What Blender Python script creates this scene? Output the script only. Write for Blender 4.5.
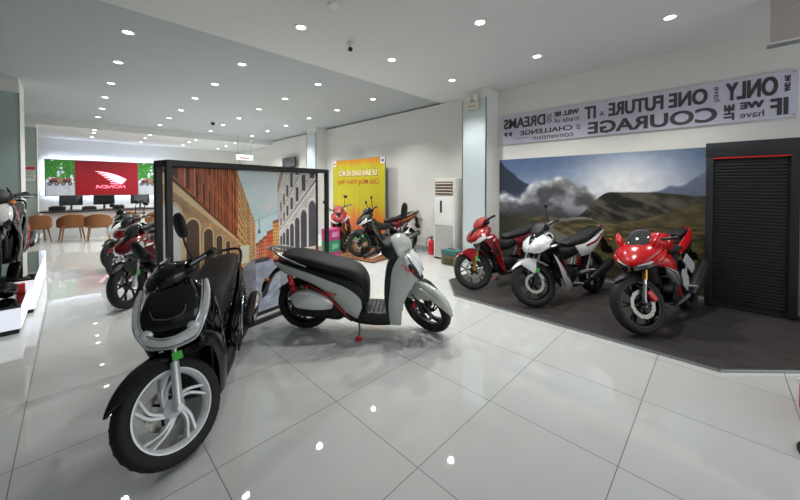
import bpy, bmesh, math, random
import numpy as np
from mathutils import Vector, Matrix
random.seed(7); rng = np.random.default_rng(7)
for o in list(bpy.data.objects): bpy.data.objects.remove(o)
SC = bpy.context.scene; COL = SC.collection
PI = math.pi
# ---------------------------------------------------------------- camera, world, exposure
cam_d = bpy.data.cameras.new('camera'); cam = bpy.data.objects.new('camera', cam_d); COL.objects.link(cam)
CH = 1.581
cam.location = (0, 0, CH)
cam.rotation_euler = (math.radians(90 - 1.0027), 0, math.radians(-45.41))
cam_d.sensor_width = 36; cam_d.lens = 14.563; cam_d.shift_y = -57.6/800; cam_d.clip_start = 0.05; cam_d.clip_end = 200
SC.camera = cam
W = bpy.data.worlds.new('daylight'); SC.world = W; W.use_nodes = True
bg = W.node_tree.nodes['Background']; bg.inputs[0].default_value = (0.86, 0.93, 1.0, 1); bg.inputs[1].default_value = 0.36
def area_light(name, loc, rot, sx, sy, power, color):
    d = bpy.data.lights.new(name, 'AREA'); d.shape = 'RECTANGLE'; d.size = sx; d.size_y = sy; d.energy = power; d.color = color
    o = bpy.data.objects.new(name, d); COL.objects.link(o); o.location = loc; o.rotation_euler = rot
    return o
# daylight through the glazed shop front behind the camera
area_light('daylight_front', (3.2, -4.2, 2.0), (math.radians(90), 0, math.radians(10)), 6.0, 3.0, 95, (0.93, 0.97, 1.0))
SPOT_POWER = 64.0
vs = SC.view_settings
SC.display_settings.display_device = 'sRGB'
vs.view_transform = 'Standard'; vs.look = 'None'; vs.gamma = 1.0; vs.exposure = 0.0; vs.use_curve_mapping = False
# ---------------------------------------------------------------- materials
def lin(c):
    c = np.asarray(c, float)
    return np.where(c <= 0.04045, c/12.92, ((c+0.055)/1.055)**2.4)
def hexc(h):
    h = h.lstrip('#'); v = lin([int(h[i:i+2], 16)/255 for i in (0, 2, 4)])
    return (float(v[0]), float(v[1]), float(v[2]), 1)
_m = {}
def mat(name, col, rough=0.5, metal=0.0, coat=0.0, emit=0.0, trans=0.0, noise=0.0, nscale=8.0, bump=0.0, bscale=200.0, spec=0.5, ecol=None):
    if name in _m: return _m[name]
    m = bpy.data.materials.new(name); m.use_nodes = True; nt = m.node_tree; b = nt.nodes['Principled BSDF']
    c = hexc(col) if isinstance(col, str) else tuple(col)
    b.inputs['Base Color'].default_value = c; b.inputs['Roughness'].default_value = rough; b.inputs['Metallic'].default_value = metal
    b.inputs['Coat Weight'].default_value = coat; b.inputs['Coat Roughness'].default_value = 0.03
    b.inputs['Specular IOR Level'].default_value = spec
    if trans: b.inputs['Transmission Weight'].default_value = trans
    if emit:
        b.inputs['Emission Color'].default_value = hexc(ecol) if ecol else c; b.inputs['Emission Strength'].default_value = emit
    tc = nt.nodes.new('ShaderNodeTexCoord')
    n = nt.nodes.new('ShaderNodeTexNoise'); n.inputs['Scale'].default_value = nscale; n.inputs['Detail'].default_value = 3
    nt.links.new(tc.outputs['Object'], n.inputs['Vector'])
    amt = noise if noise else 0.03
    mx = nt.nodes.new('ShaderNodeMix'); mx.data_type = 'RGBA'; mx.inputs[0].default_value = 0.5
    mx.inputs[6].default_value = tuple(min(1, v*(1+amt)) for v in c[:3])+(1,); mx.inputs[7].default_value = tuple(v*(1-amt) for v in c[:3])+(1,)
    nt.links.new(n.outputs['Fac'], mx.inputs[0]); nt.links.new(mx.outputs[2], b.inputs['Base Color'])
    if bump:
        n2 = nt.nodes.new('ShaderNodeTexNoise'); n2.inputs['Scale'].default_value = bscale
        nt.links.new(tc.outputs['Object'], n2.inputs['Vector'])
        bp = nt.nodes.new('ShaderNodeBump'); bp.inputs['Strength'].default_value = bump; bp.inputs['Distance'].default_value = 0.002
        nt.links.new(n2.outputs['Fac'], bp.inputs['Height']); nt.links.new(bp.outputs['Normal'], b.inputs['Normal'])
    _m[name] = m
    return m
def vcol_mat(name, rough=0.5, emit=0.0, spec=0.5):
    m = bpy.data.materials.new(name); m.use_nodes = True; nt = m.node_tree; b = nt.nodes['Principled BSDF']
    a = nt.nodes.new('ShaderNodeVertexColor'); a.layer_name = 'Col'
    nt.links.new(a.outputs['Color'], b.inputs['Base Color']); b.inputs['Roughness'].default_value = rough
    b.inputs['Specular IOR Level'].default_value = spec
    if emit:
        nt.links.new(a.outputs['Color'], b.inputs['Emission Color']); b.inputs['Emission Strength'].default_value = emit
    return m
M_RUB = mat('tyre_rubber', '#090a0b', 0.7, bump=0.6, bscale=90)
M_BLK = mat('gloss_black_paint', '#030304', 0.07, coat=0.3, spec=0.4)
M_MATB = mat('matt_black_plastic', '#0b0c0d', 0.5, bump=0.25, bscale=500)
M_DGREY = mat('dark_grey_plastic', '#1f2124', 0.45, bump=0.2, bscale=500)
M_SEAT = mat('black_seat_vinyl', '#101113', 0.65, bump=0.5, bscale=300)
M_CHR = mat('chrome', '#dfe2e4', 0.12, 1.0)
M_SIL = mat('silver_alloy', '#cdd0d2', 0.28, 0.45)
M_SILP = mat('silver_wheel_paint', '#d9dcde', 0.3, 0.2, coat=0.4)
M_STEEL = mat('steel', '#8f9396', 0.35, 0.9)
M_DARKM = mat('dark_engine_metal', '#26282b', 0.42, 0.6)
M_BRONZE = mat('dark_bronze_wheel', '#3b3833', 0.35, 0.5)
M_RIMB = mat('black_wheel_paint', '#101113', 0.3, 0.2)
M_GOLD = mat('gold_fork_anodising', '#b98a3a', 0.28, 0.9)
M_LENS = mat('clear_lens', '#eef1f3', 0.16, 0.12, coat=1.0, spec=0.9, noise=0.4, nscale=45)
M_SMOKE = mat('smoked_lens', '#101418', 0.04, coat=1.0, spec=0.9)
M_ORANGE = mat('amber_lens', '#e07b1c', 0.15, coat=1.0)
M_REDL = mat('red_lens', '#b30f14', 0.12, coat=1.0)
M_REDP = mat('red_bodywork', '#8c0b13', 0.2, coat=.4, spec=0.4)
M_RED2 = mat('bright_red_bodywork', '#b80b12', 0.2, coat=.4, spec=0.4)
M_DRED = mat('deep_red_bodywork', '#5e0a12', 0.2, coat=.4, spec=0.4)
M_REDPL = mat('red_plastic', '#cf1c22', 0.35)
M_REDSP = mat('red_spring_paint', '#d21a20', 0.25, coat=0.6)
M_GREY = mat('cement_grey_bodywork', '#b6bbb5', 0.2, coat=0.6)
M_WHT = mat('white_bodywork', '#dcdfe0', 0.18, coat=1.0)
M_GREEN = mat('green_inspection_sticker', '#3fae3a', 0.5, noise=0.35, nscale=120)
M_MIRR = mat('mirror_glass', '#d0d6da', 0.04, 1.0)
M_DISC = mat('brake_disc_steel', '#8f8c86', 0.34, 0.9)
# ---------------------------------------------------------------- mesh helpers
def V(*a): return Vector(a)
def catmull(pts, k=4, closed=False):
    P = [np.array(p, float) for p in pts]; n = len(P)
    if n < 3 or k < 2: return P
    out = []
    rg = range(n) if closed else range(n-1)
    for i in rg:
        if closed: a, b, c, d = P[(i-1) % n], P[i], P[(i+1) % n], P[(i+2) % n]
        else:
            b, c = P[i], P[i+1]; a = P[i-1] if i > 0 else 2*b-c; d = P[i+2] if i+2 < n else 2*c-b
        for j in range(k):
            t = j/k
            out.append(0.5*((2*b)+(-a+c)*t+(2*a-5*b+4*c-d)*t*t+(-a+3*b-3*c+d)*t**3))
    if not closed: out.append(P[-1])
    return out
class MB:
    def __init__(s, M=None):
        s.v = []; s.f = []; s.mi = []; s.M = M if M is not None else Matrix.Identity(4); s.cur = 0; s.ms = []
    def use(s, m):
        if m not in s.ms: s.ms.append(m)
        s.cur = s.ms.index(m); return s
    def add(s, vs_, fs_):
        o = len(s.v); s.v += [tuple(s.M @ Vector(tuple(float(c) for c in p))) for p in vs_]
        for f in fs_: s.f.append([o+i for i in f]); s.mi.append(s.cur)
        return s
    def box(s, c, size, rot=None, bev=0.0):
        bm = bmesh.new(); bmesh.ops.create_cube(bm, size=1.0)
        bmesh.ops.scale(bm, vec=Vector(size), verts=bm.verts)
        if bev: bmesh.ops.bevel(bm, geom=list(bm.edges), offset=min(bev, min(size)*0.45), segments=2, affect='EDGES', profile=0.6)
        R = rot if rot is not None else Matrix.Identity(3)
        bm.verts.index_update()
        vv = [R @ v.co + Vector(c) for v in bm.verts]; ff = [[v.index for v in f.verts] for f in bm.faces]
        bm.free(); return s.add(vv, ff)
    def bar(s, p0, p1, w, h, bev=0.0, up=(0, 0, 1)):
        p0 = Vector(p0); p1 = Vector(p1); d = (p1-p0); L = d.length; x = d.normalized(); u = Vector(up)
        if abs(x.dot(u)) > 0.98: u = Vector((0, 1, 0))
        y = u.cross(x).normalized(); z = x.cross(y)
        return s.box((p0+p1)/2, (L, w, h), Matrix((x, y, z)).transposed(), bev)
    def rings(s, rings, cap=True, closed=True):
        n = len(rings[0]); vs_ = [p for r in rings for p in r]; fs_ = []
        for i in range(len(rings)-1):
            for j in range(n if closed else n-1):
                a = i*n+j; b = i*n+(j+1) % n; fs_.append([a, b, b+n, a+n])
        if cap and closed:
            fs_.append(list(range(n))[::-1]); fs_.append([(len(rings)-1)*n+i for i in range(n)])
        return s.add(vs_, fs_)
    def tube(s, pts, r, n=10, k=1, cap=True):
        pts = catmull([tuple(p) for p in pts], k); m = len(pts)
        rr = [r]*m if not hasattr(r, '__len__') else list(np.interp(np.linspace(0, 1, m), np.linspace(0, 1, len(r)), r))
        T = []
        for i in range(m):
            a = pts[max(0, i-1)]; b = pts[min(m-1, i+1)]; t = Vector(tuple(b-a)); T.append(t.normalized() if t.length > 1e-9 else Vector((1, 0, 0)))
        u = T[0].orthogonal().normalized(); R = []
        for i in range(m):
            u = (u - T[i]*u.dot(T[i])); u = u.normalized() if u.length > 1e-6 else T[i].orthogonal().normalized()
            w = T[i].cross(u); c = Vector(tuple(pts[i]))
            R.append([c+(u*math.cos(2*PI*j/n)+w*math.sin(2*PI*j/n))*rr[i] for j in range(n)])
        return s.rings(R, cap)
    def cyl(s, p0, p1, r0, r1=None, n=24): return s.tube([p0, p1], [r0, r0 if r1 is None else r1], n)
    def lathe(s, prof, c=(0, 0, 0), axis=(0, 1, 0), n=48, closed=False, a0=0, a1=2*PI):
        # prof: (radius, offset along the axis)
        A = Vector(axis).normalized(); u = A.orthogonal().normalized(); w = A.cross(u); c = Vector(c)
        full = abs(a1-a0-2*PI) < 1e-6; m = n if full else n+1
        P = prof+[prof[0]] if closed else prof
        vs_ = []; fs_ = []
        for r, h in P:
            for j in range(m):
                a = a0+(a1-a0)*j/n; vs_.append(c+A*h+(u*math.cos(a)+w*math.sin(a))*max(r, 1e-5))
        for i in range(len(P)-1):
            for j in range(n):
                b = (j+1) % m; fs_.append([i*m+j, i*m+b, (i+1)*m+b, (i+1)*m+j])
        return s.add(vs_, fs_)
    def ball(s, c, r, n=16):
        rx, ry, rz = (r, r, r) if not hasattr(r, '__len__') else r
        R = []
        for i in range(1, n):
            a = PI*i/n; R.append([(c[0]+rx*math.sin(a)*math.cos(2*PI*j/n), c[1]+ry*math.sin(a)*math.sin(2*PI*j/n), c[2]+rz*math.cos(a)) for j in range(n)])
        return s.rings(R, True)
    def loft(s, secs, n=20, k=4, cap=True, exp=2.6, ref=(0, 1, 0)):
        # secs: (x, y, z, half width sideways, half thickness across) along a spine
        pts = catmull([q[:5] for q in secs], k); m = len(pts); R = []
        for i in range(m):
            a = pts[max(0, i-1)][:3]; b = pts[min(m-1, i+1)][:3]; t = Vector(tuple(b-a)).normalized()
            S = Vector(ref); S = (S-t*S.dot(t)).normalized(); N = t.cross(S); c = Vector(tuple(pts[i][:3])); ry, rz = max(pts[i][3], .002), max(pts[i][4], .002)
            ring = []
            for j in range(n):
                th = 2*PI*j/n; ca, sa = math.cos(th), math.sin(th); e = 2/exp
                ring.append(c+S*(ry*math.copysign(abs(ca)**e, ca))+N*(rz*math.copysign(abs(sa)**e, sa)))
            R.append(ring)
        return s.rings(R, cap)
    def band(s, top, bot, bulge=0.02, thick=0.012, k=4, m=6, pw=0.8):
        # a curved panel between two 3-D curves, bulging away from the bike's centre plane, with thickness
        A = catmull(top, k); B = catmull(bot, k); n = len(A); sgn = 1 if sum(p[1] for p in A) >= 0 else -1
        out = []; inn = []
        for i in range(n):
            ro = []; ri = []
            for j in range(m+1):
                t = j/m; p = A[i]*(1-t)+B[i]*t; e = math.sin(PI*i/(n-1))**0.5 if n > 2 else 1
                q = p.copy(); q[1] += sgn*bulge*(math.sin(PI*t)**pw)*(0.35+0.65*e); ro.append(q)
                r_ = q.copy(); r_[1] -= sgn*thick; ri.append(r_)
            out.append(ro); inn.append(ri)
        rings = [o + i[::-1] for o, i in zip(out, inn)]
        return s.rings(rings, True)
    def plate(s, poly, d, nrm=None):
        # a flat polygon (list of 3-D points) extruded by the vector d
        P = [Vector(p) for p in poly]; n = len(P); d = Vector(d)
        return s.add(P+[p+d for p in P], [list(range(n))[::-1], [n+i for i in range(n)]]+[[i, (i+1) % n, n+(i+1) % n, n+i] for i in range(n)])
    def build(s, name, m=None, parent=None, sharp=38):
        me = bpy.data.meshes.new(name); bm = bmesh.new()
        vv = [bm.verts.new(p) for p in s.v]; bm.verts.index_update()
        for f, mi in zip(s.f, s.mi):
            try: fc = bm.faces.new([vv[i] for i in f]); fc.material_index = mi; fc.smooth = True
            except ValueError: pass
        bmesh.ops.remove_doubles(bm, verts=bm.verts, dist=1e-5)
        bmesh.ops.recalc_face_normals(bm, faces=bm.faces)
        for e in bm.edges:
            if len(e.link_faces) == 2:
                try: e.smooth = e.calc_face_angle() < math.radians(sharp)
                except ValueError: pass
        bm.to_mesh(me); bm.free()
        for q in ([m] if m is not None else s.ms): me.materials.append(q)
        o = bpy.data.objects.new(name, me); COL.objects.link(o)
        if parent is not None: o.parent = parent
        return o
def thing(name, label, cat, loc=(0, 0, 0), rz=0, rx=0, group=None):
    o = bpy.data.objects.new(name, None); COL.objects.link(o); o.empty_display_size = 0.1
    o.location = loc; o.rotation_euler = (rx, 0, rz); o['label'] = label; o['category'] = cat
    if group: o['group'] = group
    return o
def tag(o, label, cat, group=None):
    o['label'] = label; o['category'] = cat
    if group: o['group'] = group
    return o
def struct(o): o['kind'] = 'structure'; return o
def copy_tree(o, parent=None):
    c = o.copy(); COL.objects.link(c); c.parent = parent
    for ch in list(o.children): copy_tree(ch, c)
    return c
def text_mesh(mb, txt, origin, xdir, ydir, height, width=None, depth=0.002, bold=0.0, shear=0.0, align='L', space=1.0):
    cu = bpy.data.curves.new('t', 'FONT'); cu.body = txt; cu.size = 1.0; cu.offset = bold; cu.shear = shear; cu.space_character = space
    cu.extrude = 0.0
    to = bpy.data.objects.new('t', cu); COL.objects.link(to); bpy.context.view_layer.update()
    me = bpy.data.meshes.new_from_object(to.evaluated_get(bpy.context.evaluated_depsgraph_get()))
    bpy.data.objects.remove(to); bpy.data.curves.remove(cu)
    co = np.array([v.co[:] for v in me.vertices])
    if len(co) == 0: return
    mn = co.min(0); mxx = co.max(0); co = co-mn
    sy = height/max(1e-6, (mxx[1]-mn[1])); sx = (width/(mxx[0]-mn[0])) if width else sy
    xd = Vector(xdir).normalized(); yd = Vector(ydir).normalized(); o = Vector(origin); nd = xd.cross(yd)*0
    wdt = (mxx[0]-mn[0])*sx
    if align == 'C': o = o-xd*wdt/2
    vs_ = [o+xd*(c[0]*sx)+yd*(c[1]*sy) for c in co]
    mb.add(vs_, [list(p.vertices) for p in me.polygons]); bpy.data.meshes.remove(me)
    return wdt
# painter: colours a fine grid from a function of (u,v); v up
def picture(name, w, h, nu, nv, fn, m, parent=None, curve=None):
    u = (np.arange(nu+1))/nu; v = (np.arange(nv+1))/nv; Uc, Vc = np.meshgrid(u, v)
    C = fn(Uc, Vc); C = lin(np.clip(C, 0, 1))
    me = bpy.data.meshes.new(name)
    co = np.stack([Uc*w, np.zeros_like(Uc), Vc*h], -1).reshape(-1, 3)
    idx = np.arange((nu+1)*(nv+1)).reshape(nv+1, nu+1)
    F_ = np.stack([idx[:-1, :-1], idx[:-1, 1:], idx[1:, 1:], idx[1:, :-1]], -1).reshape(-1, 4)
    me.from_pydata(co.tolist(), [], F_.tolist())
    a = me.color_attributes.new('Col', 'FLOAT_COLOR', 'POINT')
    a.data.foreach_set('color', np.concatenate([C.reshape(-1, 3), np.ones((C.size//3, 1))], 1).astype(np.float32).ravel())
    me.materials.append(m); o = bpy.data.objects.new(name, me); COL.objects.link(o)
    if parent is not None: o.parent = parent
    return o
def sm(e0, e1, x): t = np.clip((x-e0)/(e1-e0), 0, 1); return t*t*(3-2*t)
def vnoise(x, y, seed=0):
    xi = np.floor(x).astype(int); yi = np.floor(y).astype(int); fx = x-xi; fy = y-yi
    def h(a, b):
        n = (a*374761393+b*668265263+seed*982451653) & 0xffffffff; n = ((n ^ (n >> 13))*1274126177) & 0xffffffff
        return ((n ^ (n >> 16)) & 0xffff)/65535.0
    fx = fx*fx*(3-2*fx); fy = fy*fy*(3-2*fy)
    return (h(xi, yi)*(1-fx)+h(xi+1, yi)*fx)*(1-fy)+(h(xi, yi+1)*(1-fx)+h(xi+1, yi+1)*fx)*fy
def fbm(x, y, o=5, seed=0):
    s = 0; a = 0.5
    for i in range(o): s = s+a*vnoise(x*2**i, y*2**i, seed+i); a *= 0.5
    return s
def inpoly(U, Vv, poly):
    r = np.zeros(U.shape, bool); n = len(poly)
    for i in range(n):
        x0, y0 = poly[i]; x1, y1 = poly[(i+1) % n]
        if y0 == y1: continue
        c = ((y0 > Vv) != (y1 > Vv)) & (U < (x1-x0)*(Vv-y0)/(y1-y0)+x0); r ^= c
    return r
def C3(h): h = h.lstrip('#'); return np.array([int(h[i:i+2], 16)/255 for i in (0, 2, 4)])
def blend(C, mask, col):
    if mask.dtype == bool: mask = mask.astype(float)
    col = np.asarray(col); return C*(1-mask[..., None])+col*mask[..., None]
# ---------------------------------------------------------------- room shell (x to the right rear, y to the left rear, metres)
XR = 6.12; YB = 17.6; ZN = 3.52; ZF = 3.57; ZK = 3.36; YS = 4.62; YK = 13.8
def tile_mat():
    m = bpy.data.materials.new('polished_white_floor_tiles'); m.use_nodes = True; nt = m.node_tree; b = nt.nodes['Principled BSDF']; L = nt.links.new
    tc = nt.nodes.new('ShaderNodeTexCoord'); sp = nt.nodes.new('ShaderNodeSeparateXYZ'); L(tc.outputs['Object'], sp.inputs[0])
    def M(op, a, bb=None):
        n = nt.nodes.new('ShaderNodeMath'); n.operation = op
        for i, q in enumerate((a, bb)):
            if q is None: continue
            if isinstance(q, (int, float)): n.inputs[i].default_value = q
            else: L(q, n.inputs[i])
        return n.outputs[0]
    def line(ax, off):
        t = M('DIVIDE', M('SUBTRACT', sp.outputs[ax], off-40), 0.8); fr = M('FRACT', t)
        return M('MINIMUM', fr, M('SUBTRACT', 1.0, fr)), M('FLOOR', t)
    lx, ix = line(0, 0.548); ly, iy = line(1, 0.388)
    d = M('MINIMUM', lx, ly); g = M('LESS_THAN', d, 0.0030)
    wn = nt.nodes.new('ShaderNodeTexWhiteNoise'); cb = nt.nodes.new('ShaderNodeCombineXYZ'); L(ix, cb.inputs[0]); L(iy, cb.inputs[1]); L(cb.outputs[0], wn.inputs['Vector'])
    ns = nt.nodes.new('ShaderNodeTexNoise'); ns.inputs['Scale'].default_value = 3; ns.inputs['Detail'].default_value = 6; L(tc.outputs['Object'], ns.inputs['Vector'])
    v = M('ADD', M('MULTIPLY', wn.outputs['Value'], 0.02), M('MULTIPLY', ns.outputs['Fac'], 0.05))
    v = M('ADD', v, 0.49)
    c = nt.nodes.new('ShaderNodeCombineColor'); L(M('MULTIPLY', v, 0.972), c.inputs[0]); L(v, c.inputs[1]); L(M('MULTIPLY', v, 0.985), c.inputs[2])
    mx = nt.nodes.new('ShaderNodeMix'); mx.data_type = 'RGBA'; L(g, mx.inputs[0]); L(c.outputs[0], mx.inputs[6]); mx.inputs[7].default_value = (.09, .09, .085, 1)
    L(mx.outputs[2], b.inputs['Base Color'])
    L(M('ADD', 0.02, M('MULTIPLY', g, 0.5)), b.inputs['Roughness']); b.inputs['Specular IOR Level'].default_value = 0.8
    bp = nt.nodes.new('ShaderNodeBump'); bp.inputs['Strength'].default_value = 0.012; bp.inputs['Distance'].default_value = 0.01
    n3 = nt.nodes.new('ShaderNodeTexNoise'); n3.inputs['Scale'].default_value = 4; L(tc.outputs['Object'], n3.inputs['Vector']); L(n3.outputs['Fac'], bp.inputs['Height']); L(bp.outputs['Normal'], b.inputs['Normal'])
    return m
def wood_mat():
    m = bpy.data.materials.new('dark_wood_vinyl'); m.use_nodes = True; nt = m.node_tree; b = nt.nodes['Principled BSDF']; L = nt.links.new
    tc = nt.nodes.new('ShaderNodeTexCoord'); mp = nt.nodes.new('ShaderNodeMapping'); L(tc.outputs['Object'], mp.inputs[0]); mp.inputs['Rotation'].default_value = (0, 0, PI/2)
    br = nt.nodes.new('ShaderNodeTexBrick'); L(mp.outputs[0], br.inputs['Vector']); br.inputs['Scale'].default_value = 1
    br.inputs['Brick Width'].default_value = 1.2; br.inputs['Row Height'].default_value = 0.18; br.inputs['Mortar Size'].default_value = 0.0015
    br.inputs['Color1'].default_value = hexc('#403d3e'); br.inputs['Color2'].default_value = hexc('#4b4847'); br.inputs['Mortar'].default_value = hexc('#232223')
    mp2 = nt.nodes.new('ShaderNodeMapping'); L(tc.outputs['Object'], mp2.inputs[0]); mp2.inputs['Scale'].default_value = (14, 1.2, 1)
    ns = nt.nodes.new('ShaderNodeTexNoise'); ns.inputs['Scale'].default_value = 3; ns.inputs['Detail'].default_value = 8; L(mp2.outputs[0], ns.inputs['Vector'])
    mx = nt.nodes.new('ShaderNodeMix'); mx.data_type = 'RGBA'; mx.blend_type = 'MULTIPLY'; mx.inputs[0].default_value = 0.75
    cr = nt.nodes.new('ShaderNodeValToRGB'); cr.color_ramp.elements[0].position = 0.3; cr.color_ramp.elements[0].color = (.45, .43, .42, 1); cr.color_ramp.elements[1].position = 0.7; cr.color_ramp.elements[1].color = (1, 1, 1, 1)
    L(ns.outputs['Fac'], cr.inputs[0]); L(br.outputs['Color'], mx.inputs[6]); L(cr.outputs[0], mx.inputs[7]); L(mx.outputs[2], b.inputs['Base Color'])
    b.inputs['Roughness'].default_value = 0.42; b.inputs['Specular IOR Level'].default_value = 0.4
    return m
M_WALL = mat('white_wall_paint', '#e2e2dd', 0.85, bump=0.05)
M_CEIL = mat('white_ceiling_paint', '#d6d8d7', 0.9, bump=0.03)
M_CEILF = mat('dimmed_ceiling_paint', '#b2b8bb', 0.9, bump=0.03)  # middle ceiling copy, its dimmer bluish daylight put into the colour
M_GLASSW = mat('back_painted_white_glass', '#ccd8dc', 0.06, coat=1.0, spec=0.8, noise=0.02)
M_GLASSG = mat('pale_green_cladding_glass', '#a9bcb6', 0.08, coat=1.0, spec=0.8, noise=0.02)
M_TRIMM = mat('brushed_trim_metal', '#9b9fa1', 0.3, 0.9)
M_BASEB = mat('grey_baseboard_tile', '#9fa4a8', 0.2)
M_EMIT = mat('lamp_diffuser', '#fff8ec', 0.5, emit=14.0)
M_WHITEP = mat('white_plastic', '#dedfdc', 0.4)
M_BLKP = mat('black_plastic', '#0f1012', 0.35)
M_LEDW = mat('cool_white_light_strip', '#dfeaff', 0.5, emit=2.2)
def slab(name, x0, x1, y0, y1, z0, z1, m):
    b = MB(); b.box(((x0+x1)/2, (y0+y1)/2, (z0+z1)/2), (x1-x0, y1-y0, z1-z0)); return b.build(name, m)
XL = -7.5; YF = -5.0
struct(slab('floor', XL, XR+.2, YF, YB+.2, -0.1, 0, tile_mat()))
struct(slab('ceiling', XL, XR+.2, YF, YS, ZN, ZN+.2, M_CEIL))
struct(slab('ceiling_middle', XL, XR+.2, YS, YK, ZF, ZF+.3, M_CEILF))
struct(slab('ceiling_back', XL, XR+.2, YK, YB+.2, ZK, ZK+.4, M_CEIL))
struct(slab('wall_right', XR, XR+.2, YF, YB+.2, 0, ZN, M_WALL))
struct(slab('wall_back', XL, XR, YB, YB+.2, 0, ZK, M_WALL))
struct(slab('unseen_wall_left', XL-.2, XL, YF, YB+.2, 0, ZN, mat('shaded_grey_wall_paint', '#a8a9a8', .8)))  # unseen grey wall, added to cut daylight from the left
struct(slab('baseboard_right', XR-.015, XR, 3.8, YB, 0, .12, M_BASEB))
struct(slab('baseboard_back', XL, XR-.02, YB-.015, YB, 0, .12, M_BASEB))
# glass-clad columns
def column(name, x0, x1, y0, y1, z1, m, corner=True):
    b = MB(); b.use(M_WALL).box(((x0+x1)/2, (y0+y1)/2, z1/2), (x1-x0, y1-y0, z1)); 
    o = b.build(name); struct(o); return o
def cladding(name, x0, x1, y0, y1, z0, z1, m, face):
    b = MB(); b.use(m)
    if face == 'x': b.box((x0-.006, (y0+y1)/2, (z0+z1)/2), (.012, y1-y0, z1-z0))
    else: b.box(((x0+x1)/2, y0-.006, (z0+z1)/2), (x1-x0, .012, z1-z0))
    b.use(M_TRIMM)
    if face == 'x':
        for y in (y0-.008, y1+.008): b.box((x0-.01, y, (z0+z1)/2), (.024, .02, z1-z0))
    else:
        for x in (x0-.008, x1+.008): b.box((x, y0-.01, (z0+z1)/2), (.02, .024, z1-z0))
    return struct(b.build(name))
column('trim_1', 5.7, XR, 3.24, 3.80, ZN, M_WALL); cladding('trim_2', 5.7, XR, 3.26, 3.78, 0, 3.34, M_GLASSW, 'x')
column('trim_3', 5.72, XR, 9.55, 10.15, ZF, M_WALL); cladding('trim_4', 5.72, XR, 9.57, 10.13, 0, 3.40, M_GLASSW, 'x')
column('trim_5', -1.75, -.66, 9.18, 10.1, ZF, M_WALL); cladding('trim_6', -1.75, -.67, 9.18, 10.1, 0, 3.30, M_GLASSG, 'y')
column('trim_7', -1.75, -.70, 14.0, 14.7, ZK, M_WALL); cladding('trim_8', -1.75, -.71, 14.0, 14.7, 0, 3.28, M_GLASSG, 'y')
# hanging glass bulkhead by the entrance, top right
b = MB()
M_BULK = mat('reflection_toned_bulkhead_glass', '#b3a7a2', 0.12, coat=1.0)  # opaque pane, its reddish reflection put into the base colour
b.use(M_BULK).box((5.012, -1.6, 3.30), (.012, 2.5, .50)); b.use(M_TRIMM).box((5.01, -1.6, 3.005), (.03, 2.54, .03))
struct(b.build('trim_9'))
# low platform of dark wood planks
b = MB(); poly = [(3.87, -.02), (3.87, 2.70), (4.42, 3.2), (XR-.001, 3.2), (XR-.001, -1.4), (5.1, -1.4), (4.40, -.58)]
b.use(wood_mat()).plate([(x, y, .001) for x, y in poly], (0, 0, .019))
PLZ = .02
deck = b.build('display_platform'); tag(deck, 'low dark wood plank platform under the three sport motorcycles along the right wall', 'platform')
b = MB()
edge = poly[6:]+poly[0:4]
for p, q in zip(edge, edge[1:]):
    b.bar((p[0], p[1], .0125), (q[0], q[1], .0125), .022, .023)
b.build('edge_trim', M_TRIMM, deck)
# ---------------------------------------------------------------- downlights
def gpt(px, py, z):
    f = 323.63; pit = -0.0175; yw = math.radians(44.59)
    F0 = Vector((math.cos(yw), math.sin(yw), 0)); Rr = Vector((math.sin(yw), -math.cos(yw), 0)); Fv = Vector((F0.x*math.cos(pit), F0.y*math.cos(pit), math.sin(pit))); Uv = Rr.cross(Fv)
    d = Fv+Rr*((px-400)/f)-Uv*((py-192.39)/f); t = (z-CH)/d.z
    return d.x*t, d.y*t
def make_light():
    r = thing('downlight', 'x', 'ceiling light')
    b = MB(); b.lathe([(.052, -.004), (.055, -.010), (.078, -.008), (.082, 0), (.055, 0)], axis=(0, 0, 1), n=28, closed=True); b.build('frame', M_WHITEP, r)
    b = MB(); b.lathe([(0, -.0045), (.054, -.0045), (.054, -.0005), (0, -.0005)], axis=(0, 0, 1), n=24); b.build('diffuser', M_EMIT, r)
    return r
sp_d = bpy.data.lights.new('downlight_lamp', 'SPOT'); sp_d.energy = SPOT_POWER; sp_d.spot_size = math.radians(120); sp_d.spot_blend = 0.7; sp_d.shadow_soft_size = 0.05; sp_d.color = (1.0, 0.985, 0.945)
ROWS = [
 ('near', [(301,27),(391.6,59.5),(452,80),(480,22),(537,56),(670,17)], None, 'downlights of the near ceiling'),
 ('row', [(128,32),(118,62),(111,83),(105,97),(102,108.5),(98,117)], 'the left-hand row leading to the red sign', 'downlights of the left-hand row'),
 ('row', [(242,64),(215,84),(195,98),(181,110),(169,118),(160,125)], 'the long row above the left of the street panel', 'downlights of the second row'),
 ('row', [(318,84),(285,98.6),(259,109),(239,118),(223,125),(210.6,131)], 'the row above the right of the street panel', 'downlights of the third row'),
 ('row', [(373,99),(337,110),(309,118),(286,125.4),(267.5,131),(252,136)], 'the row closest to the right wall', 'downlights of the wall row'),
 ('back', [(95,129),(94,132.5),(92,137)], 'the back ceiling group over the red sign', 'back downlights over the red sign'),
 ('back', [(150.5,134.5),(145,138),(141,142),(138,144.6)], 'the back ceiling group right of the red sign', 'back downlights right of the red sign'),
 ('back', [(196,140),(189,142),(183,145),(177.5,148)], 'the middle group of the back ceiling', 'back downlights of the middle group'),
 ('back', [(235,143),(226,146),(218,148.5),(211,150.4)], 'the back ceiling group beside the lit sign', 'back downlights beside the lit sign')]
def desc_l(d): return d or ''
ORD = ['nearest', 'second nearest', 'third nearest', 'fourth nearest', 'fifth nearest', 'farthest']
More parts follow.
